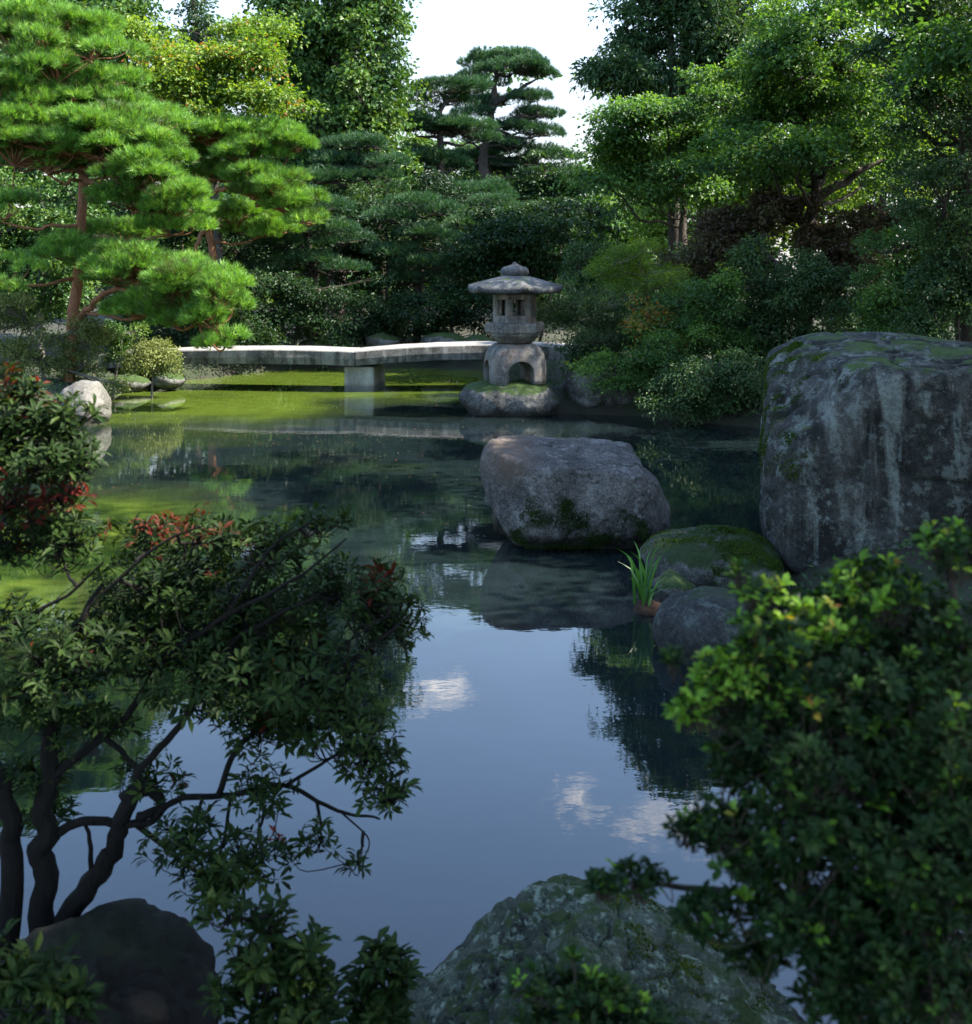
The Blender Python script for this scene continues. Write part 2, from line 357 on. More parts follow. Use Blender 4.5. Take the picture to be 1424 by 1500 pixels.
def make_pine(name, label, trunk_pts, tr, pads, mat, bark='red_bark', group=None, seed=0, limbs=(), **kw):
    base = np.asarray(trunk_pts[0]); t = thing(name, label, 'tree', base, group)
    V, F, ti, subs = pine_pads(pads, seed=seed, **kw)
    link('crown', mesh_np('crown', shift(V, base), [F], ti, mat=M[mat]), t)
    w = Wood(); tp = w.limb(np.array(trunk_pts) - base, tr, tr * .3, 10, 7, tr * .45, seed)
    allp = [tp]
    for e in limbs: allp.append(w.limb(np.array(e) - base, tr * .6, tr * .2, 8, 7, tr * .4, seed + 3))
    ap = np.concatenate(allp)
    for i, q in enumerate(pads):
        c = q[0] - base - [0, 0, q[1][2] * .35]
        k = int(np.argmin(np.linalg.norm((ap - c) * [1, 1, 1.6], axis=1) + np.where(ap[:, 2] > c[2] + .1, 1.0, 0)))
        a = ap[k]; w.limb([a, a * .45 + c * .55 + [0, 0, -.08], c], tr * .32, .018, 6, 5, .09, seed + i)
        near = subs[np.linalg.norm((subs - q[0]) / q[1], axis=1) < 1.6] - base
        for b in near: w.limb([c, (c + b) / 2 + [0, 0, -.06], b + [0, 0, -.05]], .016, .007, 4, 3, .03, seed)
    link('trunk', w.mesh('trunk', M[bark]), t)
    return t

def rosette_shrub(name, label, clumps, n_ros, per, L, W, mat, branches, bark, base, seed, cat='shrub', fan=.9, droop=.2, twig_r=.004, up=.5, group=None, red_any=0.0, spread=1.0, conn=True, young_or_lit=(.86, 1)):
    """near shrub: leaf whorls on the ends of twigs"""
    g = np.random.default_rng(seed); base = np.asarray(base)
    t = thing(name, label, cat, base, group)
    w = Wood(); nodes = []
    for pts, r0, r1 in branches:
        nodes.append(w.limb(np.array(pts) - base, r0, r1, 8, 7, r0 * .55, seed + len(nodes)))
    nodes = np.concatenate(nodes)
    c = np.array([q[0] for q in clumps]) - base; r = np.array([q[1] for q in clumps]); red = np.array([q[2] for q in clumps])
    wt = r[:, 0] * r[:, 2]; ns = np.maximum(2, n_ros * wt / wt.sum()).astype(int); ci = np.repeat(np.arange(len(c)), ns); m = len(ci)
    dr = nrm(g.normal(size=(m, 3))); u = g.random(m) ** .45
    s = c[ci] + r[ci] * dr * u[:, None] * spread
    joints = []
    for i, cc in enumerate(c):                                   # a twig fork inside every clump
        k = int(np.argmin(np.linalg.norm(nodes - cc, axis=1))); a = nodes[k]
        p = w.limb([a, (a + cc) / 2 + [0, 0, -.12 * np.linalg.norm(cc - a)], cc], twig_r * 2.4, twig_r * 1.2, 5, 5, .05 * np.linalg.norm(cc - a), seed + i)
        joints.append(p[2:])
    joints = np.concatenate(joints + [nodes])
    ax = np.zeros((m, 3))
    for i in range(m):
        dd = np.linalg.norm(joints - s[i], axis=1) + np.where(joints[:, 2] > s[i, 2], .12 * L / .05, 0)
        a = joints[int(np.argmin(dd))]
        md = (a + s[i]) / 2 + g.normal(size=3) * .12 * np.linalg.norm(s[i] - a) + [0, 0, -.03]
        if conn: w.limb([a, md, s[i]], twig_r, twig_r * .5, 4, 3)
        ax[i] = s[i] - md
    ax = nrm(nrm(ax) * .6 + dr * .45 + [0, 0, up])
    t1, t2 = frame(ax)
    an = (np.arange(per) / per * 2 * np.pi)[None] + g.uniform(0, 6.28, (m, 1)) + g.normal(size=(m, per)) * .25
    f = fan * g.uniform(.55, 1.35, (m, per))
    d = ax[:, None] * (1 - .35 * f)[..., None] + (t1[:, None] * np.cos(an)[..., None] + t2[:, None] * np.sin(an)[..., None]) * f[..., None]
    d[..., 2] -= droop; d = nrm(d)
    p = s[:, None] + d * L * .12 - ax[:, None] * (L * .55 * g.random((m, per)))[..., None]
    n = ax[:, None] * 1.0 + .3 * g.normal(size=(m, per, 3)) + [0, 0, .3]
    sc = g.uniform(.55, 1.2, (m, 1)) * g.uniform(.8, 1.15, (m, per))
    V, F = leaf_fine(p.reshape(-1, 3), d.reshape(-1, 3), n.reshape(-1, 3), (L * sc).ravel(), (W * sc).ravel())
    tt = np.clip(.40 + .16 * g.normal(size=(m, 1)) + .10 * g.normal(size=(m, per)), 0, .8)
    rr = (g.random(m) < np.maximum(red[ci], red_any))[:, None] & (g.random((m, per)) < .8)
    tt = np.where(rr, g.uniform(young_or_lit[0], young_or_lit[1], (m, 1)) + .03 * g.normal(size=(m, per)), tt)
    link('foliage', mesh_np('foliage', V, [F], np.repeat(tt.ravel(), 6), mat=M[mat]), t)
    link('stems', w.mesh('stems', M[bark]), t)
    return t

# ------------------------------------------------------------------ rocks
def rock(name, label, outline, D, ry, mat, n=2.6, amp=.05, seed=0, sub=6, center=None, lean=0.0, cuts=(), fr=1.6, ridge=.5, cat='rock', group=None, pw=9.0):
    pts = np.array([P(x, y, D) for x, y in outline])[:, [0, 2]]
    c2 = np.array(P(*center, D))[[0, 2]] if center else pts.mean(0)
    q = pts - c2; A = 720; th = (np.arange(A) + .5) / A * 2 * np.pi - np.pi
    rp = np.zeros(A)
    for i in range(len(q)):
        a, b = q[i], q[(i + 1) % len(q)]
        d = np.stack([np.cos(th), np.sin(th)], 1); e = b - a
        den = d[:, 0] * e[1] - d[:, 1] * e[0]; den = np.where(np.abs(den) < 1e-9, 1e-9, den)
        t = (a[0] * e[1] - a[1] * e[0]) / den; s = (a[0] * d[:, 1] - a[1] * d[:, 0]) / den
        ok = (t > 0) & (s >= 0) & (s <= 1); rp = np.where(ok, np.maximum(rp, t), rp)
    kern = np.exp(-(np.arange(-14, 15) / 6.0) ** 2); kern /= kern.sum()
    rp = np.convolve(np.concatenate([rp[-14:], rp, rp[:14]]), kern, 'valid')
    bm = bmesh.new(); bmesh.ops.create_icosphere(bm, subdivisions=sub, radius=1)
    d = np.array([v.co[:] for v in bm.verts]); Fc = np.array([[v.index for v in f.verts] for f in bm.faces]); bm.free()
    d = nrm(d); rho = np.hypot(d[:, 0], d[:, 2]); ang = np.arctan2(d[:, 2], d[:, 0])
    r2 = np.interp(ang, th, rp, period=2 * np.pi)
    r = ((rho / r2) ** n + (np.abs(d[:, 1]) / ry) ** n) ** (-1 / n)
    for (cn, cd) in cuts:
        cn = nrm(np.array(cn, float)); k = np.maximum(d @ cn, 1e-3); r = (r ** -pw + (cd / k) ** -pw) ** (-1 / pw)
    V = d * r[:, None]
    size = rp.mean(); f = fr / size
    big = fbm(V * f * .9 + seed * 5.1, 3, seed); fine = fbm(V * f * 4 + seed, 4, seed + 9)
    cr = 1 - np.abs(fbm(V * f * 1.5 + 17 + seed, 3, seed + 21)); cr = np.clip((cr - .86) / .14, 0, 1)
    V = V + d * (amp * (1.1 * big + .38 * fine - ridge * cr * .8))[:, None]
    V[:, 1] += lean * V[:, 2]
    o = link(name, mesh_np(name, V, [Fc], smooth=True, mat=mat))
    o.location = (c2[0], D, c2[1]); tag(o, label, cat, group)
    return o, V, Fc
def moss_on(o, V, F, mask, count, size, mat, seed, label=None, name='moss'):
    g = np.random.default_rng(seed)
    a, b, c = V[F[:, 0]], V[F[:, 1]], V[F[:, 2]]
    nn = np.cross(b - a, c - a); ar = np.linalg.norm(nn, axis=1); nn = nrm(nn); ctr = (a + b + c) / 3
    w = np.clip(mask(ctr, nn), 0, None) * ar
    if w.sum() <= 0: return
    k = g.choice(len(F), count, p=w / w.sum()); u = g.random((count, 2)); fl = u.sum(1) > 1; u[fl] = 1 - u[fl]
    p = a[k] + (b[k] - a[k]) * u[:, :1] + (c[k] - a[k]) * u[:, 1:] - nn[k] * size * .25
    lump = np.clip(.7 + .9 * vnoise(p / (size * 6), seed), .2, 1.6)
    d = nn[k] * 1.0 + .75 * g.normal(size=(count, 3)); 
    Vv, Ff = leaf_tris(p, d, g.normal(size=(count, 3)), size * lump * g.uniform(.6, 1.2, count), size * .55 * lump, .1, .2)
    t = np.clip(.45 + .25 * vnoise(p / (size * 9), seed + 3) + .15 * g.normal(size=count), 0, 1)
    m = link(name, mesh_np(name, Vv, [Ff], np.repeat(t, 2), mat=M[mat]), o)
    if label: m['label'] = label
    return m

# ------------------------------------------------------------------ camera, sun, sky
cam = bpy.data.cameras.new('camera'); co = bpy.data.objects.new('camera', cam); C.objects.link(co)
co.location = (0, 0, CAM_H); co.rotation_euler = (R(90), 0, 0)
cam.sensor_fit = 'HORIZONTAL'; cam.sensor_width = 36; cam.lens = F_PX / 1424 * 36
cam.shift_y = -(750 - HZ) / 1500 * (1500 / 1424) if False else -(750 - HZ) / 1424
cam.clip_start = .05; cam.clip_end = 3000
cam.dof.use_dof = True; cam.dof.focus_distance = 8.8; cam.dof.aperture_fstop = 5.4
sc = bpy.context.scene; sc.camera = co

SUN_AZ, SUN_EL = 92.0, 50.0                    # clockwise from the view direction; height
sd = np.array((math.sin(R(SUN_AZ)) * math.cos(R(SUN_EL)), math.cos(R(SUN_AZ)) * math.cos(R(SUN_EL)), math.sin(R(SUN_EL))))
sl = bpy.data.lights.new('sun', 'SUN'); so = bpy.data.objects.new('sun', sl); C.objects.link(so)
sl.energy = 4.9; sl.angle = R(.5); sl.color = (1, .93, .80)
from mathutils import Vector
so.rotation_euler = Vector(sd).to_track_quat('Z', 'Y').to_euler(); so.location = sd * 30

wd = bpy.data.worlds.new('World'); sc.world = wd; wd.use_nodes = True
nt = wd.node_tree; nt.nodes.clear()
wo = nt.nodes.new('ShaderNodeOutputWorld'); bg = nt.nodes.new('ShaderNodeBackground'); nt.links.new(bg.outputs[0], wo.inputs[0])
sky = nt.nodes.new('ShaderNodeTexSky'); sky.sky_type = 'NISHITA'; sky.sun_disc = False
sky.sun_elevation = R(SUN_EL); sky.sun_rotation = R(SUN_AZ); sky.air_density = 1.15; sky.dust_density = .8; sky.ozone_density = 2.2
bg.inputs[1].default_value = .15
tc = nt.nodes.new('ShaderNodeTexCoord'); gv = tc.outputs['Generated']
sp = nt.nodes.new('ShaderNodeSeparateXYZ'); nt.links.new(gv, sp.inputs[0])
# thin bright veil low over the horizon, torn wisps of cloud higher up
wis = noise(nt, mapping(nt, gv, (5, 5, 17)), 1.6, 9, .68, .5)
veil = ramp(nt, [(.0, .9), (.17, .75), (.30, .22), (.42, 0)], maths(nt, 'ADD', sp.outputs[2], maths(nt, 'MULTIPLY', maths(nt, 'SUBTRACT', wis, .5), .12))).outputs[0]
veil = maths(nt, 'MULTIPLY', veil, ramp(nt, [(.50, .12), (.78, 1)], maths(nt, 'ADD', maths(nt, 'MULTIPLY', sp.outputs[1], .5), .5)).outputs[0])
def blob(az, el, size, tear, seed):
    v = (math.sin(R(az)) * math.cos(R(el)), math.cos(R(az)) * math.cos(R(el)), math.sin(R(el)))
    d = nt.nodes.new('ShaderNodeVectorMath'); d.operation = 'MULTIPLY_ADD'
    mp = mapping(nt, gv, (1, 1, tear), (-v[0], -v[1], -v[2] * tear))
    ln = nt.nodes.new('ShaderNodeVectorMath'); ln.operation = 'LENGTH'; nt.links.new(mp, ln.inputs[0])
    w2 = noise(nt, mapping(nt, gv, (8, 8, 26), (seed, 0, 0)), 2.6, 12, .74, 1.4)
    f = maths(nt, 'SUBTRACT', w2, maths(nt, 'MULTIPLY', ln.outputs['Value'], .42 / size))
    return ramp(nt, [(.39, 0), (.62, 1)], f).outputs[0]
cm = maths(nt, 'MAXIMUM', blob(10.0, 26.2, .17, 3.2, 3), blob(-2.4, 20.9, .09, 1.8, 11))
cm = maths(nt, 'MAXIMUM', cm, blob(-22.0, 31.0, .16, 2.0, 5)); cm = maths(nt, 'MAXIMUM', cm, blob(4.5, 25.6, .07, 1.3, 8))
cm = maths(nt, 'MAXIMUM', cm, blob(120, 40.0, .5, 2.0, 23)); cm = maths(nt, 'MAXIMUM', cm, blob(-110, 35.0, .5, 2.0, 31))
col = mixc(nt, sky.outputs[0], mixc(nt, (1.12, 1.14, 1.20), (1.36, 1.30, 1.27), ramp(nt, [(.40, 0), (.60, 1)], wis).outputs[0]), veil)
col = mixc(nt, col, (9.5, 8.8, 8.0), maths(nt, 'MULTIPLY', cm, .7))
nt.links.new(col, bg.inputs[0])

sc.view_settings.view_transform = 'Standard'; sc.view_settings.look = 'None'
sc.view_settings.exposure = 2.2; sc.view_settings.gamma = 1; sc.view_settings.use_curve_mapping = False
sc.cycles.max_bounces = 7; sc.cycles.diffuse_bounces = 3; sc.cycles.glossy_bounces = 3; sc.cycles.transmission_bounces = 3
sc.cycles.use_denoising = True; sc.cycles.caustics_reflective = False; sc.cycles.caustics_refractive = False
try: sc.cycles.denoiser = 'OPENIMAGEDENOISE'
except Exception: pass

# ------------------------------------------------------------------ ground and water
POND = np.array([(-.8, 3.0), (.5, 2.95), (1.5, 3.2), (1.9, 4.6), (2.0, 6.5), (2.3, 9.3), (3.6, 11), (4.6, 14), (4.4, 16.6), (3.0, 18.1), (1.6, 18.7), (-.1, 18.9),
                 (-.3, 19.9), (1.3, 21), (1.8, 24), (.6, 26.8), (-2, 27.7), (-4.9, 27.4), (-6.0, 25.6), (-6.9, 23.8), (-7.4, 21.6), (-6.5, 18), (-6.9, 14), (-6.6, 10), (-5, 6.5), (-3, 4.3), (-1.5, 3.55)])
def pond_sd(p):
    best = np.full(len(p), 1e9); inside = np.zeros(len(p), bool)
    for i in range(len(POND)):
        a, b = POND[i], POND[(i + 1) % len(POND)]; e = b - a
        t = np.clip(((p - a) @ e) / (e @ e), 0, 1); best = np.minimum(best, np.linalg.norm(p - a - t[:, None] * e, axis=1))
        c = ((a[1] > p[:, 1]) != (b[1] > p[:, 1])); x = a[0] + (p[:, 1] - a[1]) * e[0] / (e[1] if abs(e[1]) > 1e-9 else 1e-9)
        inside ^= c & (p[:, 0] < x)
    return np.where(inside, -best, best)
def ground_z(p):
    p = np.atleast_2d(p); d = pond_sd(p) + .22 * fbm(np.c_[p * .9, p[:, :1] * 0], 3, 4)
    z = np.where(d < 0, np.maximum(d * .8, -.9), .34 * (1 - np.exp(-np.maximum(d, 0) / .35)) + .045 * np.minimum(np.maximum(d, 0), 30))
    near = np.clip(1 - np.maximum(p[:, 1] - 2.2, 0) / 1.4, 0, 1) * np.clip(d / .6, 0, 1)
    z = z + np.where(d > 0, .10 * fbm(np.c_[p * .7, p[:, :1] * 0], 4, 8), 0) + near * .25
    return z
def axis(lo, hi, st, far):
    core = np.arange(lo, hi + 1e-6, st); ext = st * 1.5 * (1.32 ** np.arange(1, 24)); ext = np.cumsum(ext); ext = ext[ext < far]
    return np.concatenate([(lo - ext)[::-1], core, hi + ext])
gx = axis(-16, 16, .16, 900); gy = axis(-3, 36, .16, 900)
XX, YY = np.meshgrid(gx, gy); gp = np.c_[XX.ravel(), YY.ravel()]; gz = ground_z(gp)
nx, ny = len(gx), len(gy); ii = (np.arange(ny - 1)[:, None] * nx + np.arange(nx - 1)[None]).ravel()
m, nt, out = new_mat('garden soil'); tc = nt.nodes.new('ShaderNodeTexCoord')
n1 = noise(nt, tc.outputs['Object'], 1.1, 6, .65); n2 = noise(nt, tc.outputs['Object'], 22, 7, .7)
c1 = ramp(nt, [(.3, (.009, .0075, .0045)), (.6, (.024, .02, .012)), (.8, (.045, .037, .025))], n2).outputs[0]
c1 = mixc(nt, c1, (.014, .024, .006), ramp(nt, [(.42, 0), (.58, .85)], n1).outputs[0])
b = nt.nodes.new('ShaderNodeBsdfPrincipled'); b.inputs['Roughness'].default_value = .95; nt.links.new(c1, b.inputs['Base Color'])
bp = nt.nodes.new('ShaderNodeBump'); bp.inputs['Strength'].default_value = .8; bp.inputs['Distance'].default_value = .04
nt.links.new(n2, bp.inputs['Height']); nt.links.new(bp.outputs[0], b.inputs['Normal']); nt.links.new(b.outputs[0], out.inputs[0])
M['soil'] = m
tag(link('ground', mesh_np('ground', np.c_[gp, gz], [np.stack([ii, ii + 1, ii + nx + 1, ii + nx], 1)], smooth=True, mat=m)), None, None, kind='structure')

m, nt, out = new_mat('pond water'); tc = nt.nodes.new('ShaderNodeTexCoord'); ob = tc.outputs['Object']
sp = nt.nodes.new('ShaderNodeSeparateXYZ'); nt.links.new(ob, sp.inputs[0])
# a mirror-still murky pond: algae green far and left, sunlit bands and tree shade painted in, clear and dark near the right
al = maths(nt, 'MAXIMUM', maths(nt, 'MULTIPLY', ramp(nt, [(.20, 0), (.36, 1)], maths(nt, 'MULTIPLY', sp.outputs[0], -.1)).outputs[0], ramp(nt, [(.30, 1), (.37, .25), (.50, .25), (.56, 1)], maths(nt, 'MULTIPLY', sp.outputs[1], .03)).outputs[0]), maths(nt, 'MULTIPLY', ramp(nt, [(.57, 0), (.65, 1)], maths(nt, 'MULTIPLY', sp.outputs[1], .03)).outputs[0], ramp(nt, [(.45, 1), (.6, .2)], maths(nt, 'ADD', maths(nt, 'MULTIPLY', sp.outputs[0], .1), .5)).outputs[0]))
al = maths(nt, 'ADD', al, maths(nt, 'MULTIPLY', maths(nt, 'SUBTRACT', noise(nt, mapping(nt, ob, (.35, .5, 1)), 1.0, 4, .6), .5), 1.3))
mur = ramp(nt, [(.10, (.006, .0105, .0115)), (.5, (.018, .028, .009)), (1.0, (.062, .092, .012))], al).outputs[0]
mur = mixc(nt, mur, ramp(nt, [(.3, .75), (.7, 1.25)], noise(nt, mapping(nt, ob, (1, 2.2, 1)), 2.5, 5)).outputs[0], 1.0, 'MULTIPLY')
b = nt.nodes.new('ShaderNodeBsdfPrincipled'); b.inputs['Roughness'].default_value = .012; b.inputs['IOR'].default_value = 1.5
nt.links.new(mur, b.inputs['Base Color'])
bp = nt.nodes.new('ShaderNodeBump'); bp.inputs['Strength'].default_value = .022; bp.inputs['Distance'].default_value = .02
w1 = noise(nt, mapping(nt, ob, (1.0, 2.0, 1)), 4.5, 3, .5); w2 = noise(nt, mapping(nt, ob, (.35, .8, 1)), 1.2, 2)
nt.links.new(maths(nt, 'ADD', w1, maths(nt, 'MULTIPLY', w2, 2.0)), bp.inputs['Height']); nt.links.new(bp.outputs[0], b.inputs['Normal'])
nt.links.new(b.outputs[0], out.inputs[0])
wx = np.array([(-12, 1.5, 0), (8, 1.5, 0), (8, 33, 0), (-12, 33, 0.)])
tag(link('water', mesh_np('water', wx, [[(0, 1, 2, 3)]], mat=m)), None, None, kind='structure')

# ------------------------------------------------------------------ rocks
S = {}
S['wet'] = stone_mat('grey granite boulder', (.021, .020, .019), (.145, .14, .132), .6, (.25, .245, .235), warm=.0, moss=.0, pink=(-.62, .36, .26), speck=.8, bump=.9)
S['cliff'] = stone_mat('streaked lichen granite', (.016, .016, .015), (.112, .112, .104), .55, (.22, .255, .235), streak=1.0, moss=.28, bump=1.0)
S['moss'] = stone_mat('moss covered stone', (.015, .015, .013), (.09, .09, .082), .5, (.18, .20, .19), moss=.6, moss_col=(.014, .027, .006))
S['round'] = stone_mat('dark speckled stone', (.008, .009, .008), (.055, .058, .056), .5, (.13, .15, .14), moss=.3, moss_col=(.02, .035, .012))
S['front'] = stone_mat('lichen crusted stone', (.013, .017, .011), (.11, .135, .10), 1.0, (.25, .31, .24), moss=.34, moss_col=(.026, .045, .010), bump=1.0, scale=2.2)
S['pale'] = stone_mat('pale sunlit stone', (.06, .057, .05), (.18, .172, .155), .3, (.22, .22, .20))
S['plain'] = stone_mat('grey garden stone', (.022, .022, .021), (.14, .138, .13), .6, (.21, .22, .21), moss=.6, moss_col=(.028, .05, .012))
S['dark'] = stone_mat('black stone', (.0018, .0018, .0015), (.006, .0056, .0045), .1, (.012, .013, .011), moss=.3, moss_col=(.004, .007, .002))  # near-black even base tone

o, V, F = rock('boulder', 'big grey granite boulder standing alone in the middle of the pond', [(706, 665), (722, 646), (760, 641), (820, 646), (880, 647), (932, 656), (945, 690), (968, 708), (984, 745), (982, 778), (930, 792), (865, 806), (800, 800), (750, 786), (722, 745), (704, 700)],
    9.9, .66, S['wet'], 3.4, .034, 3, 7, (845, 722), lean=.06, cuts=[((.02, -1, .22), .50), ((.05, -.20, 1), .37), ((-.85, -.9, .25), .66), ((.9, -.7, .3), .70), ((.45, -.3, 1), .50), ((0, -.8, -.9), .56)], pw=22.0, ridge=.8)
s9 = 9.9 / F_PX
def msk(c, n):
    x = c[:, 0] / s9 + 845; y = 722 - c[:, 2] / s9
    e = ((x - 838) / 72) ** 2 + ((y - 752) / 45) ** 2 + .8 * vnoise(c * 7, 5) + .5 * vnoise(c * 19, 6)
    return np.where((e < 1.25) & (c[:, 1] < 0), 1.0, 0)
moss_on(o, V, F, msk, 14000, .022, 'moss_dark', 4, 'dark green moss patch on the front of the boulder')

o, V, F = rock('standing_rock', 'huge upright flat topped rock with lichen streaks on the right bank', [(1080, 610), (1085, 560), (1150, 528), (1192, 508), (1225, 494), (1275, 489), (1340, 491), (1424, 499), (1560, 520), (1620, 700), (1560, 940), (1330, 990), (1225, 890), (1195, 862), (1140, 830), (1090, 770), (1080, 690)],
    9.2, 1.25, S['cliff'], 9.0, .05, 8, 7, (1350, 690), lean=.0, cuts=[((-.10, -1, .07), 1.08), ((-.97, .24, .02), 1.30), ((-.80, -.60, .06), 1.70), ((-.02, -.15, 1), 1.07), ((-.75, -.35, .75), 1.42), ((.25, -1, .3), 1.32), ((-.5, -.9, .75), 1.42)], fr=2.8, ridge=1.2, pw=30.0)
s9b = 9.2 / F_PX
def msk(c, n):
    x = c[:, 0] / s9b + 1350; y = 690 - c[:, 2] / s9b
    e = np.minimum(((x - 1140) / 50) ** 2 + ((y - 525) / 34) ** 2, ((x - 1118) / 40) ** 2 + ((y - 590) / 80) ** 2) + .9 * vnoise(c * 5, 15) + .6 * vnoise(c * 16, 16)
    return np.where((e < .9) & (n[:, 2] > -.2), .5 + n[:, 2].clip(0), 0)
moss_on(o, V, F, msk, 14000, .022, 'moss', 14, 'yellow green moss on the rock shoulder')

o, V, F = rock('mossy_rock', 'low rock with bright green moss cap beside the standing rock', [(938, 815), (962, 794), (1000, 786), (1050, 779), (1095, 781), (1132, 800), (1152, 835), (1150, 875), (1090, 900), (1020, 888), (965, 860)],
    8.5, .55, S['moss'], 2.3, .04, 11, 6, (1050, 838), lean=.25)
def msk(c, n):
    s = 8.5 / F_PX; x = c[:, 0] / s + 1050; y = 838 - c[:, 2] / s
    e = ((x - 1085) / 55) ** 2 + ((y - 800) / 32) ** 2 + .7 * vnoise(c * 6, 25)
    return np.where((n[:, 2] > .1) & (c[:, 2] > -.1), np.where(e < 1, 1.0, .22 + .25 * vnoise(c * 5, 7)), 0)
moss_on(o, V, F, msk, 14000, .020, 'moss', 24, 'green moss cap')
rock('flat_stone', 'small pale grey stone at the water edge behind the iris', [(955, 852), (985, 838), (1018, 858), (1030, 880), (1005, 900), (962, 895)], 8.0, .22, S['plain'], 2.4, .02, 13, 5)
rock('round_rock', 'rounded dark speckled rock in front of the mossy rock', [(957, 935), (966, 898), (992, 876), (1040, 868), (1095, 874), (1128, 898), (1135, 940), (1110, 975), (1050, 992), (980, 985)], 7.0, .36, S['round'], 2.3, .02, 17, 6, (1046, 930), lean=.15)
o, V, F = rock('foreground_rock', 'broad lichen crusted rock at the bottom edge of the photo', [(520, 1580), (590, 1540), (650, 1490), (685, 1455), (735, 1420), (790, 1398), (850, 1390), (925, 1400), (985, 1425), (1045, 1455), (1110, 1490), (1190, 1530), (1240, 1600), (900, 1700), (560, 1660)], 3.2, .60, S['front'], 2.6, .045, 23, 7, (870, 1530), lean=.18, fr=3.0, cuts=[((-.35, -.4, 1), .30), ((.5, -.3, 1), .30)], pw=14.0, ridge=1.0)
def msk(c, n):
    s = 3.2 / F_PX; x = c[:, 0] / s + 870
    return np.where((n[:, 2] > .25) & (x > 890 + 60 * vnoise(c * 5, 3)) & (vnoise(c * 9, 33) > -.3), 1.0, 0)
moss_on(o, V, F, msk, 16000, .012, 'moss_sunlit', 31, 'moss coloured sunlit yellow green on the right flank')
rock('white_rock', 'small white sunlit rock at the left shore behind the red tipped shrub', [(88, 585), (98, 566), (118, 558), (142, 561), (156, 585), (158, 612), (140, 640), (95, 640)], 17.5, .45, S['pale'], 2.5, .04, 29, 5)
rock('lantern_rock', 'mossy flat rock in the water carrying the stone lantern', [(671, 580), (684, 563), (712, 557), (760, 556), (803, 562), (819, 585), (814, 606), (750, 616), (690, 606)], 18.9, .78, S['plain'], 3.0, .03, 31, 6, (745, 588))
o, V, F = rock('shore_boulder', 'grey boulder with ferny moss right of the lantern rock', [(823, 562), (832, 536), (862, 523), (905, 520), (945, 535), (962, 575), (950, 606), (890, 606), (845, 602)], 19.2, .7, S['plain'], 2.6, .05, 37, 6, (888, 567))
moss_on(o, V, F, lambda c, n: np.where((n[:, 2] > .2) & (vnoise(c * 4, 3) > -.3), 1.0, 0), 5000, .03, 'moss', 41)
far = [('long grey stone on the far shore left of the bridge pier', (365, 500, 48, 12, 27.8)), ('mossy stone on the far shore above the bridge joint', (560, 500, 26, 10, 28.0)),
       ('pale low stone on the far shore left of the lantern', (648, 499, 36, 11, 27.8)), ('dark squat stone on the far shore under the blue green shrub', (462, 506, 26, 10, 27.8)),
       ('grey stone half hidden behind the stone lantern', (700, 503, 28, 12, 27.5))]
for i, (lb, (x, y, rx, rz, D)) in enumerate(far):
    a = np.linspace(0, 2 * np.pi, 11)[:-1]; rockout = [(x + rx * math.cos(t) * (1 + .12 * math.sin(3 * t + i)), y - rz * math.sin(t) * (1.1 if math.sin(t) > 0 else 1.6)) for t in a]
    rock('shore_stone', lb, rockout, D, .45, S['plain'], 2.6, .05, 50 + i, 4, group='stones along the far shore')
left = [('rounded stone on the left shore beside the white rock', (60, 610, 40, 26, 18.2)), ('flat stone at the left bank under the clipped azalea', (185, 562, 34, 12, 22.2)), ('small brown stone under the azalea at the left bridge end', (248, 556, 22, 10, 22.4))]
for i, (lb, (x, y, rx, rz, D)) in enumerate(left):
    a = np.linspace(0, 2 * np.pi, 11)[:-1]; rockout = [(x + rx * math.cos(t) * (1 + .12 * math.sin(3 * t + i)), y - rz * math.sin(t) * (1.1 if math.sin(t) > 0 else 1.5)) for t in a]
    rock('shore_stone', lb, rockout, D, .35, S['plain'], 2.6, .04, 60 + i, 4, group='stones along the left shore')
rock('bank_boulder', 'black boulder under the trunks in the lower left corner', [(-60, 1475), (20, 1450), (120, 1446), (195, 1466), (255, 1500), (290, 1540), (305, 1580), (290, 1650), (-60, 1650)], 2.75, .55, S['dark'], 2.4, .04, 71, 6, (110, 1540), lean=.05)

# ------------------------------------------------------------------ stone lantern
def join_bm(name, bm, mat, parent, smooth=False):
    me = bpy.data.meshes.new(name); bm.normal_update(); bm.to_mesh(me); bm.free()
    for p in me.polygons: p.use_smooth = smooth
    me.materials.append(mat); return link(name, me, parent)
def loft(sections, k, z_only=False):
    """sections: list of lists of (x,y,z), all with k points"""
    bm = bmesh.new(); rings = [[bm.verts.new(p) for p in s] for s in sections]
    for a, b in zip(rings, rings[1:]):
        for i in range(k): bm.faces.new((a[i], a[(i + 1) % k], b[(i + 1) % k], b[i]))
    bm.faces.new(rings[0][::-1]); bm.faces.new(rings[-1]); return bm
def rough(bm, amp, sc_, seed, cuts=0):
    if cuts: bmesh.ops.subdivide_edges(bm, edges=bm.edges[:], cuts=cuts, use_grid_fill=True)
    vs = list(bm.verts); n = fbm(np.array([v.co[:] for v in vs]) * sc_ + seed, 3, seed)
    bm.normal_update()
    for v, q in zip(vs, n): v.co += v.normal * float(q) * amp
S['lantern'] = stone_mat('weathered lantern stone', (.055, .052, .05), (.19, .18, .165), .6, (.25, .26, .25), streak=.5, warm=.2, moss=.12, wet=False, scale=2.2, bump=.5)
S['roof'] = stone_mat('dark weathered lantern roof', (.034, .035, .036), (.115, .117, .12), .7, (.17, .18, .175), streak=.5, moss=.1, wet=False, scale=2.0, bump=.6)
LD = 18.9; LS = LD / F_PX
lb = P(754, 560, LD); lant = thing('stone_lantern', 'tall grey stone lantern with a wide flat roof standing on a rock', 'lantern', lb)
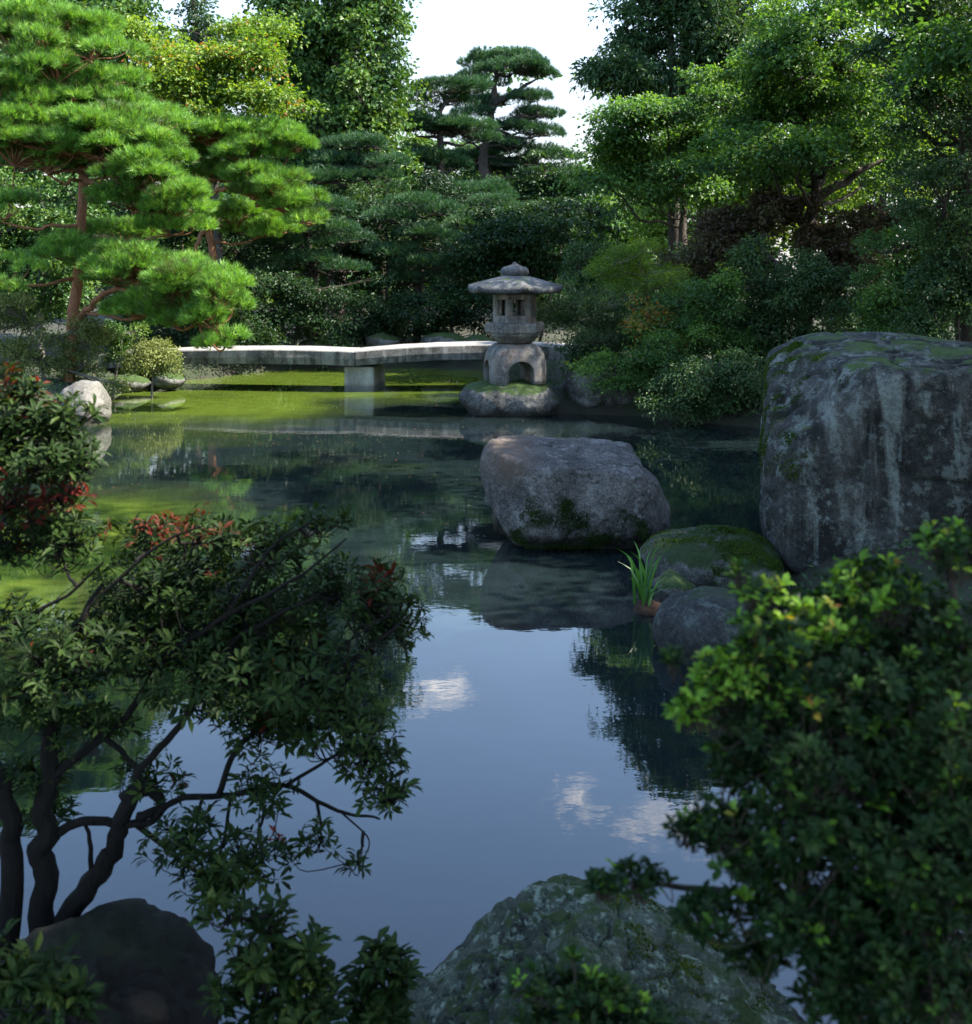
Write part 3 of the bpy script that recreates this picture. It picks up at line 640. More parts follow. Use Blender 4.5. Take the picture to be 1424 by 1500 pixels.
def lz(y): return (560 - y) * LS
def hexa(r, z, n=6, rot=0.0, sub=1):
    pts = [(r * math.cos(R(rot) + i * 2 * math.pi / n), r * math.sin(R(rot) + i * 2 * math.pi / n), z) for i in range(n)]
    o_ = []
    for i in range(n):
        a, b = np.array(pts[i]), np.array(pts[(i + 1) % n])
        for t in range(sub): o_.append(tuple(a + (b - a) * t / sub))
    return o_
def lathe(prof, k=40): return loft([[(r * math.cos(i * 2 * math.pi / k), r * math.sin(i * 2 * math.pi / k), z) for i in range(k)] for r, z in prof], k)
ROT = 12.0
# legs: a squat rounded-square stool pierced by two crossing arches
def sq(r, z, k=64, e=4.0):
    o_ = []
    for i in range(k):
        t = i * 2 * math.pi / k + R(ROT); c, s_ = math.cos(t - R(ROT)), math.sin(t - R(ROT)); q = (abs(c) ** e + abs(s_) ** e) ** (-1 / e)
        o_.append((r * q * math.cos(t), r * q * math.sin(t), z))
    return o_
zt = lz(503)
secs = [sq(.485, .0), sq(.505, .06), sq(.505, .18), sq(.495, .36), sq(.47, .50), sq(.42, .60), sq(.35, .655), sq(.30, zt)]
ob_ = join_bm('base', loft(secs, 64), S['lantern'], None)
cut = []
for a in (0, 90):
    w, h = .225, .40; k = 14
    prof = [(-w, -.2)] + [(-w, .20)] + [(-w * math.cos(t), .20 + (h - .20) * math.sin(t)) for t in np.linspace(0, math.pi, k)][1:-1] + [(w, .20), (w, -.2)]
    ang = R(ROT + a); ca, sa = math.cos(ang), math.sin(ang)
    ring = lambda d: [(x * ca - d * sa, x * sa + d * ca, z) for x, z in prof]
    bmc = loft([ring(-.8), ring(.8)], len(prof)); bmesh.ops.recalc_face_normals(bmc, faces=bmc.faces[:])
    c_ = join_bm('cutter', bmc, S['lantern'], None); md = ob_.modifiers.new('arch', 'BOOLEAN'); md.object = c_; md.operation = 'DIFFERENCE'; md.solver = 'EXACT'; cut.append(c_)
bmesh_tmp = bmesh.new(); bmesh_tmp.from_mesh(ob_.data); bmesh.ops.recalc_face_normals(bmesh_tmp, faces=bmesh_tmp.faces[:]); bmesh_tmp.to_mesh(ob_.data); bmesh_tmp.free()
dg = bpy.context.evaluated_depsgraph_get(); me = bpy.data.meshes.new_from_object(ob_.evaluated_get(dg))
for c_ in cut + [ob_]: bpy.data.objects.remove(c_)
link('base', me, lant)
me.name = 'base'
# bowl, platform, fire box, roof, finial
bz0, bz1 = zt + .003, lz(488)
bmh = lathe([(.27, bz0), (.31, bz0 + .02), (.36, bz0 + .07), (.42, (bz0 + bz1) / 2 + .04), (.455, bz1)]); join_bm('bowl', bmh, S['lantern'], lant, True)
pz0, pz1 = bz1 + .002, lz(472)
bmh = loft([hexa(.50, pz0, 6, ROT, 4), hexa(.525, pz0 + .03, 6, ROT, 4), hexa(.53, pz1 - .04, 6, ROT, 4), hexa(.50, pz1, 6, ROT, 4)], 24); rough(bmh, .012, 7, 3, 1); join_bm('platform', bmh, S['lantern'], lant)
fz0, fz1 = pz1 + .002, lz(431); fr_, th = .385, .07
fb = bmesh.new()
for i in range(6):
    a0, a1 = R(ROT + 60 * i), R(ROT + 60 * (i + 1))
    A0, A1 = np.array((fr_ * math.cos(a0), fr_ * math.sin(a0))), np.array((fr_ * math.cos(a1), fr_ * math.sin(a1)))
    nn_ = -(A0 + A1) / 2; nn_ /= np.linalg.norm(nn_)
    def pt(u, v, dpt): q = A0 + (A1 - A0) * u + nn_ * dpt; return (q[0], q[1], fz0 + (fz1 - fz0) * v)
    U = [0, .17, .23, .77, .83, 1]; Vv = [0, .18, .25, .82, .89, 1]
    def quad(*c): fb.faces.new([fb.verts.new(x) for x in c])
    for iu in range(5):
        for iv in range(5):
            if iu == 2 and iv == 2: continue
            rim = (1 <= iu <= 3 and 1 <= iv <= 3); dd = .015 if rim else 0.0
            quad(pt(U[iu], Vv[iv], dd), pt(U[iu + 1], Vv[iv], dd), pt(U[iu + 1], Vv[iv + 1], dd), pt(U[iu], Vv[iv + 1], dd))
    for (u0, u1, v0, v1, d0, d1) in ((.17, .83, .18, .89, 0, .015), (.23, .77, .25, .82, .015, th)):
        quad(pt(u0, v0, d0), pt(u1, v0, d0), pt(u1, v0, d1), pt(u0, v0, d1)); quad(pt(u0, v1, d0), pt(u0, v1, d1), pt(u1, v1, d1), pt(u1, v1, d0))
        quad(pt(u0, v0, d0), pt(u0, v0, d1), pt(u0, v1, d1), pt(u0, v1, d0)); quad(pt(u1, v0, d0), pt(u1, v1, d0), pt(u1, v1, d1), pt(u1, v0, d1))
    qa = .18; quad(pt(qa, 0, th), pt(qa, 1, th), pt(.23, 1, th), pt(.23, 0, th)); quad(pt(.77, 0, th), pt(.77, 1, th), pt(1 - qa, 1, th), pt(1 - qa, 0, th))
    quad(pt(.23, 0, th), pt(.23, .25, th), pt(.77, .25, th), pt(.77, 0, th)); quad(pt(.23, .82, th), pt(.23, 1, th), pt(.77, 1, th), pt(.77, .82, th))
join_bm('fire_box', fb, S['lantern'], lant)
rz0 = fz1 + .002
def eave(r, z, up, wv=1.0):
    o_ = []
    for i, p in enumerate(hexa(1, 0, 6, ROT + 30, 8)):
        q = math.hypot(p[0], p[1]); cn = (q - .866) / .134
        rr = r * (q * wv + .95 * (1 - wv)); f = rr / q; o_.append((p[0] * f, p[1] * f, z + up * cn ** 2))
    return o_
bmh = loft([eave(.40, rz0, 0), eave(.74, rz0 + .025, .02), eave(.845, rz0 + .02, .045), eave(.86, rz0 + .075, .05), eave(.84, rz0 + .115, .05), eave(.62, rz0 + .20, .02, .7), eave(.42, rz0 + .27, .0, .4), eave(.26, rz0 + .315, 0, .1)], 48)
rough(bmh, .018, 5, 7); join_bm('roof', bmh, S['roof'], lant, True)
f0 = rz0 + .312; k_ = lz(384) - f0
join_bm('finial', lathe([(.20, f0), (.235, f0 + k_ * .10), (.25, f0 + k_ * .3), (.235, f0 + k_ * .5), (.19, f0 + k_ * .66), (.10, f0 + k_ * .76), (.05, f0 + k_ * .86), (.02, f0 + k_), (.004, f0 + k_ + .004)]), S['roof'], lant, True)

# ------------------------------------------------------------------ stone bridge
S['slab'] = stone_mat('bridge slab stone', (.055, .054, .052), (.17, .165, .155), .4, (.20, .205, .195), streak=.85, lit_top=.9, wet=False, scale=1.3, bump=.5)
S['pier'] = stone_mat('smooth pier stone', (.15, .15, .155), (.28, .28, .285), .25, streak=.25, wet=True, scale=1.4, bump=.3)
brid = thing('stone_bridge', 'long low stone slab bridge over the back of the pond', 'bridge', (*P(532, 570, 22.6)[:2], 0))
bx, by = brid.location[0], brid.location[1]
def slab(name, xa, xb, ya, yb, arch, z0, z1, th, dep):
    n = 28; bm = bmesh.new(); rings = []
    for i in range(n + 1):
        t = i / n; x = xa + (xb - xa) * t; y = ya + (yb - ya) * t; z = z0 + (z1 - z0) * t + arch * 4 * t * (1 - t)
        e = .02
        sec = [(-dep / 2, z - th + .02), (-dep / 2 - .015, z - th * .5), (-dep / 2, z - e), (-dep / 2 + e, z), (0, z + .012), (dep / 2 - e, z), (dep / 2, z - e), (dep / 2, z - th)]
        rings.append([(x - bx, y + s - by, zz) for s, zz in sec])
    bm = loft(rings, 8); bmesh.ops.recalc_face_normals(bm, faces=bm.faces[:])
    rough(bm, .014, 2.6, 5, 1); join_bm(name, bm, S['slab'], brid)
pl, pm, pr = P(150, 0, 23.0), P(522, 0, 22.2), P(846, 0, 22.4)
slab('deck_slab', pl[0], pm[0] - .008, 23.4, 22.6, .07, .70, .82, .31, 1.25)
slab('deck_slab', pm[0] + .008, pr[0], 22.6, 22.9, .09, .82, .88, .31, 1.25)
bm = loft([[(-.31, -.48, -.9), (.31, -.52, -.9), (.33, .55, -.9), (-.31, .55, -.9)], [(-.30, -.48, .3), (.31, -.5, .3), (.32, .55, .3), (-.30, .55, .3)], [(-.31, -.48, .50), (.31, -.5, .50), (.31, .55, .50), (-.31, .55, .50)]], 4)
bmesh.ops.bevel(bm, geom=bm.edges[:], offset=.018, segments=2, affect='EDGES'); rough(bm, .008, 5, 3, 2)
pp = join_bm('pier', bm, S['pier'], brid); pp.location = (0.02, .03, 0); pp.rotation_euler = (0, 0, R(-7))

#@@VEG
# ------------------------------------------------------------------ left pines
def G(px, D, sink=.15):                          # foot of a plant on the ground under a photo column at distance D
    x = (px - 712) / F_PX * D; return np.array((x, D, float(ground_z([(x, D)])[0]) - sink))
A = 20.6
make_pine('pine_tree', 'tall sunlit pine at the far left with a low limb hanging over the bridge end',
    [G(100, A), P(108, 455, A), P(122, 345, A), P(117, 235, A), P(92, 150, A + .3), P(62, 60, A + .3), P(50, 0, A)], .115,
    [cl(165, 388, 71, 26, 20.2), cl(228, 405, 94, 34, 19.8), cl(292, 432, 59, 34, 19.4), cl(318, 472, 39, 31, 19.2), cl(326, 508, 19, 16, 19.2), cl(222, 458, 50, 23, 19.8), cl(268, 478, 39, 18, 19.5),
     cl(110, 372, 43, 23, 20.4), cl(205, 235, 71, 39, 20.0), cl(240, 285, 51, 34, 20.0), cl(250, 338, 43, 20, 20.4), cl(165, 205, 69, 36, 20.2), cl(120, 190, 80, 31, 20.0), cl(62, 180, 63, 39, 20.0), cl(218, 180, 52, 23, 20.6),
     cl(25, 75, 63, 44, 20), cl(82, 110, 71, 39, 20.2), cl(132, 78, 62, 26, 20.6), cl(18, 135, 52, 39, 20), cl(160, 122, 43, 21, 20.6), cl(62, 32, 52, 29, 20.5), cl(20, 10, 51, 31, 20.5),
     cl(22, 228, 55, 42, 19.8), cl(70, 245, 46, 29, 20.0), cl(8, 310, 39, 34, 19.6), cl(14, 402, 29, 36, 19.5), cl(150, 250, 46, 26, 20.6), cl(-30, 170, 57, 52, 20), cl(180, 345, 46, 16, 21.3), cl(100, 150, 60, 30, 20.6), cl(45, 140, 50, 26, 20.4), cl(190, 155, 44, 20, 20.8), cl(150, 165, 50, 22, 20.9), cl(90, 215, 50, 22, 19.8), cl(30, 190, 46, 30, 19.6), cl(200, 265, 60, 26, 19.8), cl(150, 225, 46, 22, 19.8), cl(195, 300, 50, 20, 20.2), cl(255, 310, 40, 24, 20.1), cl(200, 395, 60, 24, 19.7), cl(265, 415, 60, 28, 19.4), cl(330, 440, 34, 24, 19.2), cl(250, 450, 50, 22, 19.5), cl(110, 45, 50, 22, 20.8), cl(20, 40, 50, 30, 20.2)],
    'pine_sunny', seed=1, needle=.15, width=.0085, dens=.95, per=16, dome=.30, limbs=[[P(108, 478, A), P(128, 452, 20.4), P(152, 431, 20.2), P(195, 425, 19.9), P(255, 440, 19.6)], [P(122, 262, A), P(150, 275, 20.2), P(190, 285, 20.2), P(222, 310, 20.1)], [P(118, 240, A), P(150, 215, 20.3), P(200, 205, 20.2)]])
B = 26.3
make_pine('pine_tree', 'red trunked pine right of the tallest left pine with layered yellow green pads',
    [G(306, B), P(310, 400, B), P(306, 330, B), P(303, 288, B), P(318, 240, B), P(330, 210, B)], .11,
    [cl(288, 200, 69, 19, 25.7), cl(345, 198, 67, 19, 25.7), cl(398, 206, 47, 20, 25.5), cl(430, 218, 22, 12, 25.5), cl(372, 232, 53, 19, 25.3), cl(318, 258, 47, 15, 26.1), cl(385, 258, 47, 19, 25.2),
     cl(405, 285, 53, 23, 25.1), cl(440, 306, 40, 23, 25.1), cl(462, 322, 20, 16, 25.1), cl(376, 288, 33, 16, 25.3), cl(290, 232, 44, 16, 26.3), cl(350, 320, 56, 18, 26.7), cl(390, 340, 49, 16, 26.9)],
    'pine_sunny', seed=2, needle=.16, width=.0095, dens=.9, per=16, dome=.32, limbs=[[P(304, 285, B), P(325, 277, 25.7), P(345, 280, 25.6), P(395, 300, 25.3)], [P(306, 325, B), P(292, 350, 25.7), P(284, 380, 25.6)]])
# ------------------------------------------------------------------ pines in the middle distance
D4 = 44.0
make_pine('pine_tree', 'tallest dark umbrella pine against the white sky behind the lantern',
    [G(708, D4), P(704, 320, D4), P(711, 250, D4), P(716, 190, D4), P(722, 140, D4), P(728, 100, D4)], .26,
    [cl(738, 86, 42, 8, D4), cl(765, 84, 16, 6, D4), cl(712, 96, 30, 9, D4), cl(752, 104, 54, 11, D4 - .5), cl(786, 112, 25, 6, D4), cl(706, 120, 30, 11, D4), cl(785, 146, 33, 9, D4), cl(792, 166, 30, 8, D4), cl(768, 172, 35, 8, D4 + 1),
     cl(800, 196, 30, 6, D4), cl(765, 192, 42, 10, D4 + .5), cl(700, 152, 35, 11, D4 + .6), cl(740, 150, 30, 9, D4 + 1), cl(690, 205, 30, 11, D4), cl(745, 225, 42, 15, D4 + 1), cl(795, 236, 47, 18, D4 + 1), cl(690, 172, 25, 10, D4), cl(730, 250, 44, 12, D4 + 1), cl(690, 235, 34, 10, D4 + 1), cl(770, 262, 44, 12, D4 + 1), cl(715, 275, 44, 12, D4 + 1), cl(760, 210, 30, 8, D4), cl(820, 255, 30, 12, D4 + 1)],
    'pine_deep', 'dark_bark', seed=3, needle=.17, width=.016, per=10, dens=.42, dome=.5, limbs=[[P(718, 160, D4), P(745, 140, D4), P(768, 125, D4)], [P(715, 200, D4), P(750, 175, D4), P(790, 168, D4)]])
D5 = 39.0
make_pine('pine_tree', 'dark layered pine just left of the tallest umbrella pine',
    [G(652, D5), P(650, 330, D5), P(646, 260, D5), P(646, 200, D5), P(648, 150, D5)], .22,
    [cl(650, 132, 49, 11, D5), cl(690, 130, 28, 10, D5 + 1), cl(622, 152, 30, 11, D5), cl(660, 150, 30, 10, D5 + .7), cl(632, 186, 51, 11, D5), cl(672, 192, 42, 11, D5), cl(608, 194, 25, 10, D5), cl(692, 206, 28, 10, D5), cl(622, 232, 33, 10, D5), cl(662, 246, 37, 11, D5), cl(606, 172, 16, 8, D5), cl(690, 284, 54, 11, D5 - 3), cl(716, 294, 30, 9, D5 - 3)],
    'pine_deep', 'dark_bark', seed=4, needle=.16, width=.015, per=10, dens=.6, dome=.46)
D6 = 33.0
make_pine('pine_tree', 'low spreading blue green pine between the red trunked pine and the dark layered pine',
    [G(560, D6), P(556, 340, D6), P(540, 280, D6), P(528, 235, D6)], .17,
    [cl(525, 212, 36, 8, D6), cl(556, 216, 22, 7, D6), cl(500, 240, 44, 9, D6), cl(548, 242, 36, 10, D6), cl(475, 264, 30, 9, D6 - .5), cl(515, 262, 34, 9, D6), cl(572, 262, 22, 8, D6), cl(540, 282, 40, 9, D6 + 1)],
    'pine_deep', 'dark_bark', seed=5, needle=.15, width=.013, per=10, dens=.7, dome=.40)

for (lb, px, D, top, pads_, sd_) in [('dark slender pine with drooping blue green tiers above the left half of the bridge', 455, 28.6, 285, [(450, 290, 40, 8), (490, 305, 36, 8), (420, 318, 40, 9), (470, 338, 48, 9), (510, 352, 34, 8), (410, 360, 40, 9), (450, 385, 46, 9), (500, 395, 36, 8), (390, 400, 34, 8)], 6),
                               ('dark slender pine with thin flat tiers between the bridge joint and the lantern', 610, 30.2, 290, [(600, 298, 36, 8), (640, 312, 36, 8), (570, 322, 34, 8), (615, 345, 44, 9), (655, 358, 34, 8), (580, 372, 38, 9), (630, 390, 44, 9), (670, 402, 30, 8), (590, 412, 36, 8)], 7),
                               ('dark pine with blue green tiers behind the right side of the lantern roof', 740, 31.5, 300, [(720, 300, 34, 8), (760, 312, 38, 8), (700, 330, 34, 8), (740, 345, 46, 9), (790, 352, 40, 9), (715, 372, 40, 9), (765, 385, 44, 9), (810, 395, 34, 8)], 8)]:
    make_pine('pine_tree', lb, [G(px, D), P(px + 4, 400, D), P(px - 5, (top + 400) / 2, D), P(px, top, D)], .13, [cl(*q, D + ((q[0] * 7) % 5 - 2) * .25) for q in pads_], 'pine_deep', 'dark_bark', seed=sd_, needle=.13, width=.011, per=11, dens=.6, dome=.36)
# ------------------------------------------------------------------ tall trees behind, left to right
make_tree('maple_tree', 'airy yellow green maple with orange tips behind the left pines', 'tree', [G(318, 27), P(320, 330, 27), P(315, 240, 27), P(305, 150, 27)], .13,
    [cl(240, 105, 60, 34, 26.5, red=.05), cl(300, 80, 60, 30, 27, red=.12), cl(355, 90, 48, 36, 27, red=.10), cl(385, 55, 28, 30, 27.3, red=.08), cl(325, 140, 70, 32, 26.5, red=.06), cl(380, 150, 40, 26, 27, red=.05), cl(265, 150, 60, 26, 27, red=.06), cl(215, 75, 42, 26, 27.5), cl(345, 40, 30, 20, 28, red=.08), cl(300, 185, 60, 16, 27, red=.12), cl(195, 50, 34, 22, 28)],
    26000, 'maple_light', 'grey_bark', seed=11, deep=1.2, layer=.8, L=.10, W=.075, spray_r=.45)
D = 36
make_tree('evergreen_tree', 'broad columnar evergreen with a straight right edge beside the white sky', 'tree', [G(495, D), P(492, 300, D), P(490, 150, D), P(492, 20, D)], .34,
    fill(392, -20, 556, 300, 58, 36, D, 1.6, 21, .8) + [cl(572, y, 17, 26, D - .5) for y in (-12, 20, 55, 90, 130, 170)] + [cl(415, y, 26, 28, D) for y in (0, 60, 120)],
    56000, 'evergreen', seed=12, layer=.25, L=.17, W=.11, spray_r=.42, spray_n=16, droop=.15, shell=.3, limb_r=.3, rise=.8)
make_tree('conifer_tree', 'narrow grey green conifer peak far behind the yellow green maple', 'tree', [G(285, 52), P(285, 200, 52), P(285, 60, 52), P(285, 0, 52)], .3,
    [cl(285, 2, 14, 14, 52), cl(282, 26, 24, 16, 52), cl(288, 50, 34, 18, 52), cl(280, 78, 40, 20, 52), cl(290, 110, 46, 22, 52), cl(282, 150, 50, 26, 52)], 9000, 'blue_shrub', seed=13, layer=.4, L=.24, W=.10, spray_r=.5, spray_n=18)
make_tree('broadleaf_tree', 'dark broadleaf tree filling the upper left corner behind the pine', 'tree', [G(110, 29), P(112, 300, 29), P(120, 150, 29), P(130, 20, 29)], .22,
    fill(-30, -40, 200, 90, 26, 38, 29, 1.5, 22, .75) + fill(-40, 90, 170, 300, 16, 40, 29, 1, 23, .8), 36000, 'evergreen', seed=14, layer=.5, L=.13, W=.09, spray_r=.42)
make_tree('broadleaf_tree', 'pale flecked shrubby tree under the pines at the left frame edge', 'tree', [G(60, 23.5), P(58, 420, 23.5), P(62, 330, 23.5)], .10,
    fill(-20, 280, 115, 470, 20, 32, 23.5, .8, 24, .8), 20000, 'evergreen', 'grey_bark', seed=15, layer=.4, L=.10, W=.06, spray_r=.3)
D = 27.5
def cyclimbs(side):                                # drooping feathery sprays down a straight trunk
    g = np.random.default_rng(5 + side); out = []
    for k in range(26):
        y = -70 + k * 7.6; r = 16 + k * 2.2 if side == 0 else 20 + k * 2.0
        x = (984 if side == 0 else 1010) + g.choice([-1, 1]) * g.uniform(.25, 1) * r * 1.5
        out.append(cl(x, y + abs(x - 990) * .12, 20 + k * .4, 11, D + g.uniform(-1, 1)))
    return out
make_tree('cedar_tree', 'left straight cedar trunk of the tall pair right of the sky gap', 'tree', [G(984, D), P(984, 300, D), P(982, 120, D), P(978, -60, D)], .20,
    cyclimbs(0) + [cl(888, 88, 22, 12, D), cl(910, 62, 26, 15, D), cl(920, 20, 22, 18, D), cl(868, 104, 10, 6, D), cl(935, -10, 26, 20, D), cl(930, 80, 34, 16, D), cl(915, 45, 30, 18, D)], 10500, 'blue_shrub', seed=16, layer=.3, L=.15, W=.06, spray_r=.38, droop=.5, rise=.1, limb_r=.25)
make_tree('cedar_tree', 'right leaning cedar trunk of the tall pair right of the sky gap', 'tree', [G(996, D + .6), P(996, 300, D + .6), P(1001, 120, D + .6), P(1013, -60, D + .6)], .18,
    cyclimbs(1) + [cl(1060, 20, 34, 22, D), cl(1090, -15, 40, 22, D), cl(1070, 60, 30, 18, D + 1)], 8500, 'blue_shrub', seed=17, layer=.3, L=.15, W=.06, spray_r=.38, droop=.5, rise=.1, limb_r=.25)
D = 25.5
make_tree('maple_tree', 'layered green maple in front of the tall cedar pair', 'tree', [G(1000, D), P(996, 380, D), P(1000, 300, D), P(985, 240, D)], .12,
    [cl(930, 172, 48, 16, D), cl(905, 196, 30, 13, D), cl(965, 150, 40, 16, D), cl(1010, 165, 44, 18, D), cl(950, 215, 56, 16, D - .5), cl(900, 228, 28, 12, D), cl(1005, 215, 50, 18, D), cl(920, 255, 54, 14, D - .5), cl(980, 255, 50, 15, D), cl(1035, 245, 44, 18, D), cl(880, 262, 22, 9, D), cl(940, 285, 40, 10, D), cl(1040, 190, 40, 20, D + .5)],
    30000, 'maple', 'dark_bark', seed=18, deep=1.3, layer=.85, L=.095, W=.075, spray_r=.42)
D = 22.0
make_tree('maple_tree', 'big spreading green maple filling the upper right', 'tree', [G(1180, D), P(1182, 360, D), P(1190, 290, D), P(1185, 210, D), P(1170, 130, D)], .16,
    [cl(1140, 70, 50, 26, D), cl(1190, 50, 48, 26, D), cl(1100, 105, 46, 22, D), cl(1165, 115, 60, 24, D - .6), cl(1230, 100, 54, 24, D), cl(1085, 150, 44, 18, D), cl(1140, 165, 62, 22, D - .8), cl(1215, 155, 64, 22, D - .6), cl(1275, 150, 50, 22, D), cl(1105, 205, 54, 17, D), cl(1170, 210, 60, 18, D - .8), cl(1245, 200, 56, 18, D - .4), cl(1300, 195, 46, 18, D), cl(1090, 245, 46, 14, D), cl(1150, 250, 48, 14, D - .5), cl(1215, 245, 50, 14, D), cl(1290, 235, 46, 14, D), cl(1130, 20, 46, 24, D + .5), cl(1220, 15, 44, 24, D + .5)],
    52000, 'maple', 'dark_bark', seed=19, deep=1.9, layer=.85, L=.085, W=.068, spray_r=.38, extra=[[P(1186, 300, D), P(1240, 262, D), P(1300, 235, D)], [P(1183, 330, D), P(1140, 290, D), P(1110, 250, D)]])
make_tree('fir_tree', 'dark blue green tree in the upper right corner overhanging the maple', 'tree', [G(1420, 18.5), P(1420, 350, 18.5), P(1415, 150, 18.5), P(1400, -20, 18.5)], .2,
    fill(1320, -50, 1480, 200, 30, 34, 18.5, 1.0, 25, .6) + [cl(1300, 55, 30, 10, 18.5), cl(1330, 20, 34, 14, 18.5), cl(1345, 100, 34, 14, 18.3), cl(1280, 72, 14, 6, 18.5)] + fill(1340, 200, 1480, 420, 16, 36, 18.5, .8, 26, .7), 40000, 'blue_shrub', seed=20, layer=.75, L=.075, W=.04, spray_r=.3)
for i, (px, D, y0, y1, hw, n, lb) in enumerate([(1120, 40, -20, 330, 110, 26, 'backlit yellow green tree glimpsed through the big maple'), (1020, 42, 190, 380, 90, 16, 'low backlit bush behind the cedar trunks'), (900, 50, 250, 400, 60, 14, 'backlit hedge row at the right foot of the sky gap'), (1290, 36, -30, 330, 80, 20, 'light green tree behind the right corner tree')]):
    make_tree('broadleaf_tree', lb, 'tree', [G(px, D), P(px, y1, D), P(px + 5, (y0 + y1) / 2, D)], .2, fill(px - hw, y0, px + hw, y1, n, 40, D, 2, 30 + i, .75), n * 850, 'maple_light' if i != 2 else 'maple', seed=40 + i, layer=.6, L=.16, W=.12, spray_r=.55)
# unseen trees added around the pond for the shade they cast
src = [o for o in C.objects if o.get('label', '').startswith('big spreading green maple')][0]
shade = [(8.0, 2.4, 88, 1.5, 'green maple added for shade on the right bank level with the black boulder, outside the picture'), (7.9, 12.6, 85, 1.15, 'green maple added for shade on the right bank level with the boulder, outside the picture'), (6.0, 4.0, 95, 1.42, 'green maple added for shade on the right bank level with the round rock, outside the picture'), (8.4, 8.9, 92, 1.36, 'green maple added for shade between two others on the right bank, outside the picture'), (10.4, 18.0, 80, 1.2, 'green maple added for shade on the right bank level with the lantern, outside the picture'),
         (7.6, -3.2, 100, .9, 'green maple added for shade on the right bank behind the near shrub, outside the picture'), (12.5, 10.0, 270, 1.3, 'green maple added for shade behind the right bank, outside the picture'), (12.6, 6.0, 80, 1.1, 'green maple added for shade uphill of the near shrub, outside the picture'), (3.2, -3.8, 20, 1.15, 'green maple added for shade on the near bank behind the photographer to the right'), (-2.6, -3.6, 190, 1.15, 'green maple added for shade on the near bank behind the photographer to the left'), (-7.5, 2.0, 30, 1.0, 'green maple added for shade on the left near bank, outside the picture')]
for (x, y, rz, s, lb) in shade:
    t = src.copy(); C.objects.link(t); t.location = (x, y, float(ground_z([(x, y)])[0]) - .15); t.rotation_euler = (0, 0, R(rz)); t.scale = (s,) * 3; t['label'] = lb; t['group'] = 'unseen maples added for shade around the pond'
    for ch in src.children:
        c = ch.copy(); C.objects.link(c); c.parent = t

# ------------------------------------------------------------------ middle storey behind the bridge
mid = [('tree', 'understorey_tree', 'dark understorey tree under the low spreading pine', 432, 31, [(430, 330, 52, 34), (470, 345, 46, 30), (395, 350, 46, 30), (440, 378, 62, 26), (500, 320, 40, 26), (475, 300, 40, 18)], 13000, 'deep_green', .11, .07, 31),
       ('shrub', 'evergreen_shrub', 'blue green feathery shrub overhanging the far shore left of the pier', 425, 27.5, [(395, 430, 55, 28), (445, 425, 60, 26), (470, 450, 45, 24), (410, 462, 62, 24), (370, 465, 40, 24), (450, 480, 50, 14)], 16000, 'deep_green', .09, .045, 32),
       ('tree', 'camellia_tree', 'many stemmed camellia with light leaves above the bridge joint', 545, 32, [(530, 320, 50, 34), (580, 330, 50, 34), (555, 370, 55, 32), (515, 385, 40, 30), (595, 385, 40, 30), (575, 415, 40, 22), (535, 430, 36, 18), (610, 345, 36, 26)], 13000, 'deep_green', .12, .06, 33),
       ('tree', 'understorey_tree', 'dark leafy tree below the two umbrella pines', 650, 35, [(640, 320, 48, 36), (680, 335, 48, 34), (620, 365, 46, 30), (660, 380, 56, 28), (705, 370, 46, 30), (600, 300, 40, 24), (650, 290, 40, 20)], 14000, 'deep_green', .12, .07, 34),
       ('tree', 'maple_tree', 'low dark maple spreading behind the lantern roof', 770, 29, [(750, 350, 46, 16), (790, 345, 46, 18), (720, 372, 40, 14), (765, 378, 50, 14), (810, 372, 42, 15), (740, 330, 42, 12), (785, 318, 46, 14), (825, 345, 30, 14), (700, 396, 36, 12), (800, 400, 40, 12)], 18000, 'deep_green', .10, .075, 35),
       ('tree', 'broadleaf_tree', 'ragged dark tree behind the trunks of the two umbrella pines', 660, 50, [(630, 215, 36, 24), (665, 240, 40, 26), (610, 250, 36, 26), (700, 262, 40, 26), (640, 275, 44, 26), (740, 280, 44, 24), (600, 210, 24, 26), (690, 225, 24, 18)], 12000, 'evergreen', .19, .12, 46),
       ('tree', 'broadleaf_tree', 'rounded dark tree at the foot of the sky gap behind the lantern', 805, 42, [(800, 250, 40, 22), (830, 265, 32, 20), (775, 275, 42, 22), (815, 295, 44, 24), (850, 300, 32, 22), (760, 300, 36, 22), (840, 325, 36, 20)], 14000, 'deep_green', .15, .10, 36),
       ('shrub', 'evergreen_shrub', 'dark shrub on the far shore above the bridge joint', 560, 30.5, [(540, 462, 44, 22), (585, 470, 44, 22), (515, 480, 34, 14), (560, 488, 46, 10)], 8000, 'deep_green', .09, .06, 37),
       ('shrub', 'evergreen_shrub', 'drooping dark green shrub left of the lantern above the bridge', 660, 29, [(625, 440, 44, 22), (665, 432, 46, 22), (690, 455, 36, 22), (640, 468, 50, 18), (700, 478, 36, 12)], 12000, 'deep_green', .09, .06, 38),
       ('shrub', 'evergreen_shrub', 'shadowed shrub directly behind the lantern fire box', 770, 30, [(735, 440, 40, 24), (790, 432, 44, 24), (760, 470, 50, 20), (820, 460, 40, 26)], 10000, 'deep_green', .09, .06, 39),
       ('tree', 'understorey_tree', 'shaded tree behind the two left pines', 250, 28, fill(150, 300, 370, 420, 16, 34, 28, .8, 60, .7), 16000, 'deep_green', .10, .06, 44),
       ('shrub', 'evergreen_shrub', 'shaded shrub under the low limb of the left pine', 320, 26.5, [(290, 470, 46, 26), (340, 455, 46, 28), (360, 480, 36, 18), (300, 500, 44, 10), (250, 490, 40, 16)], 9000, 'deep_green', .08, .05, 45)]
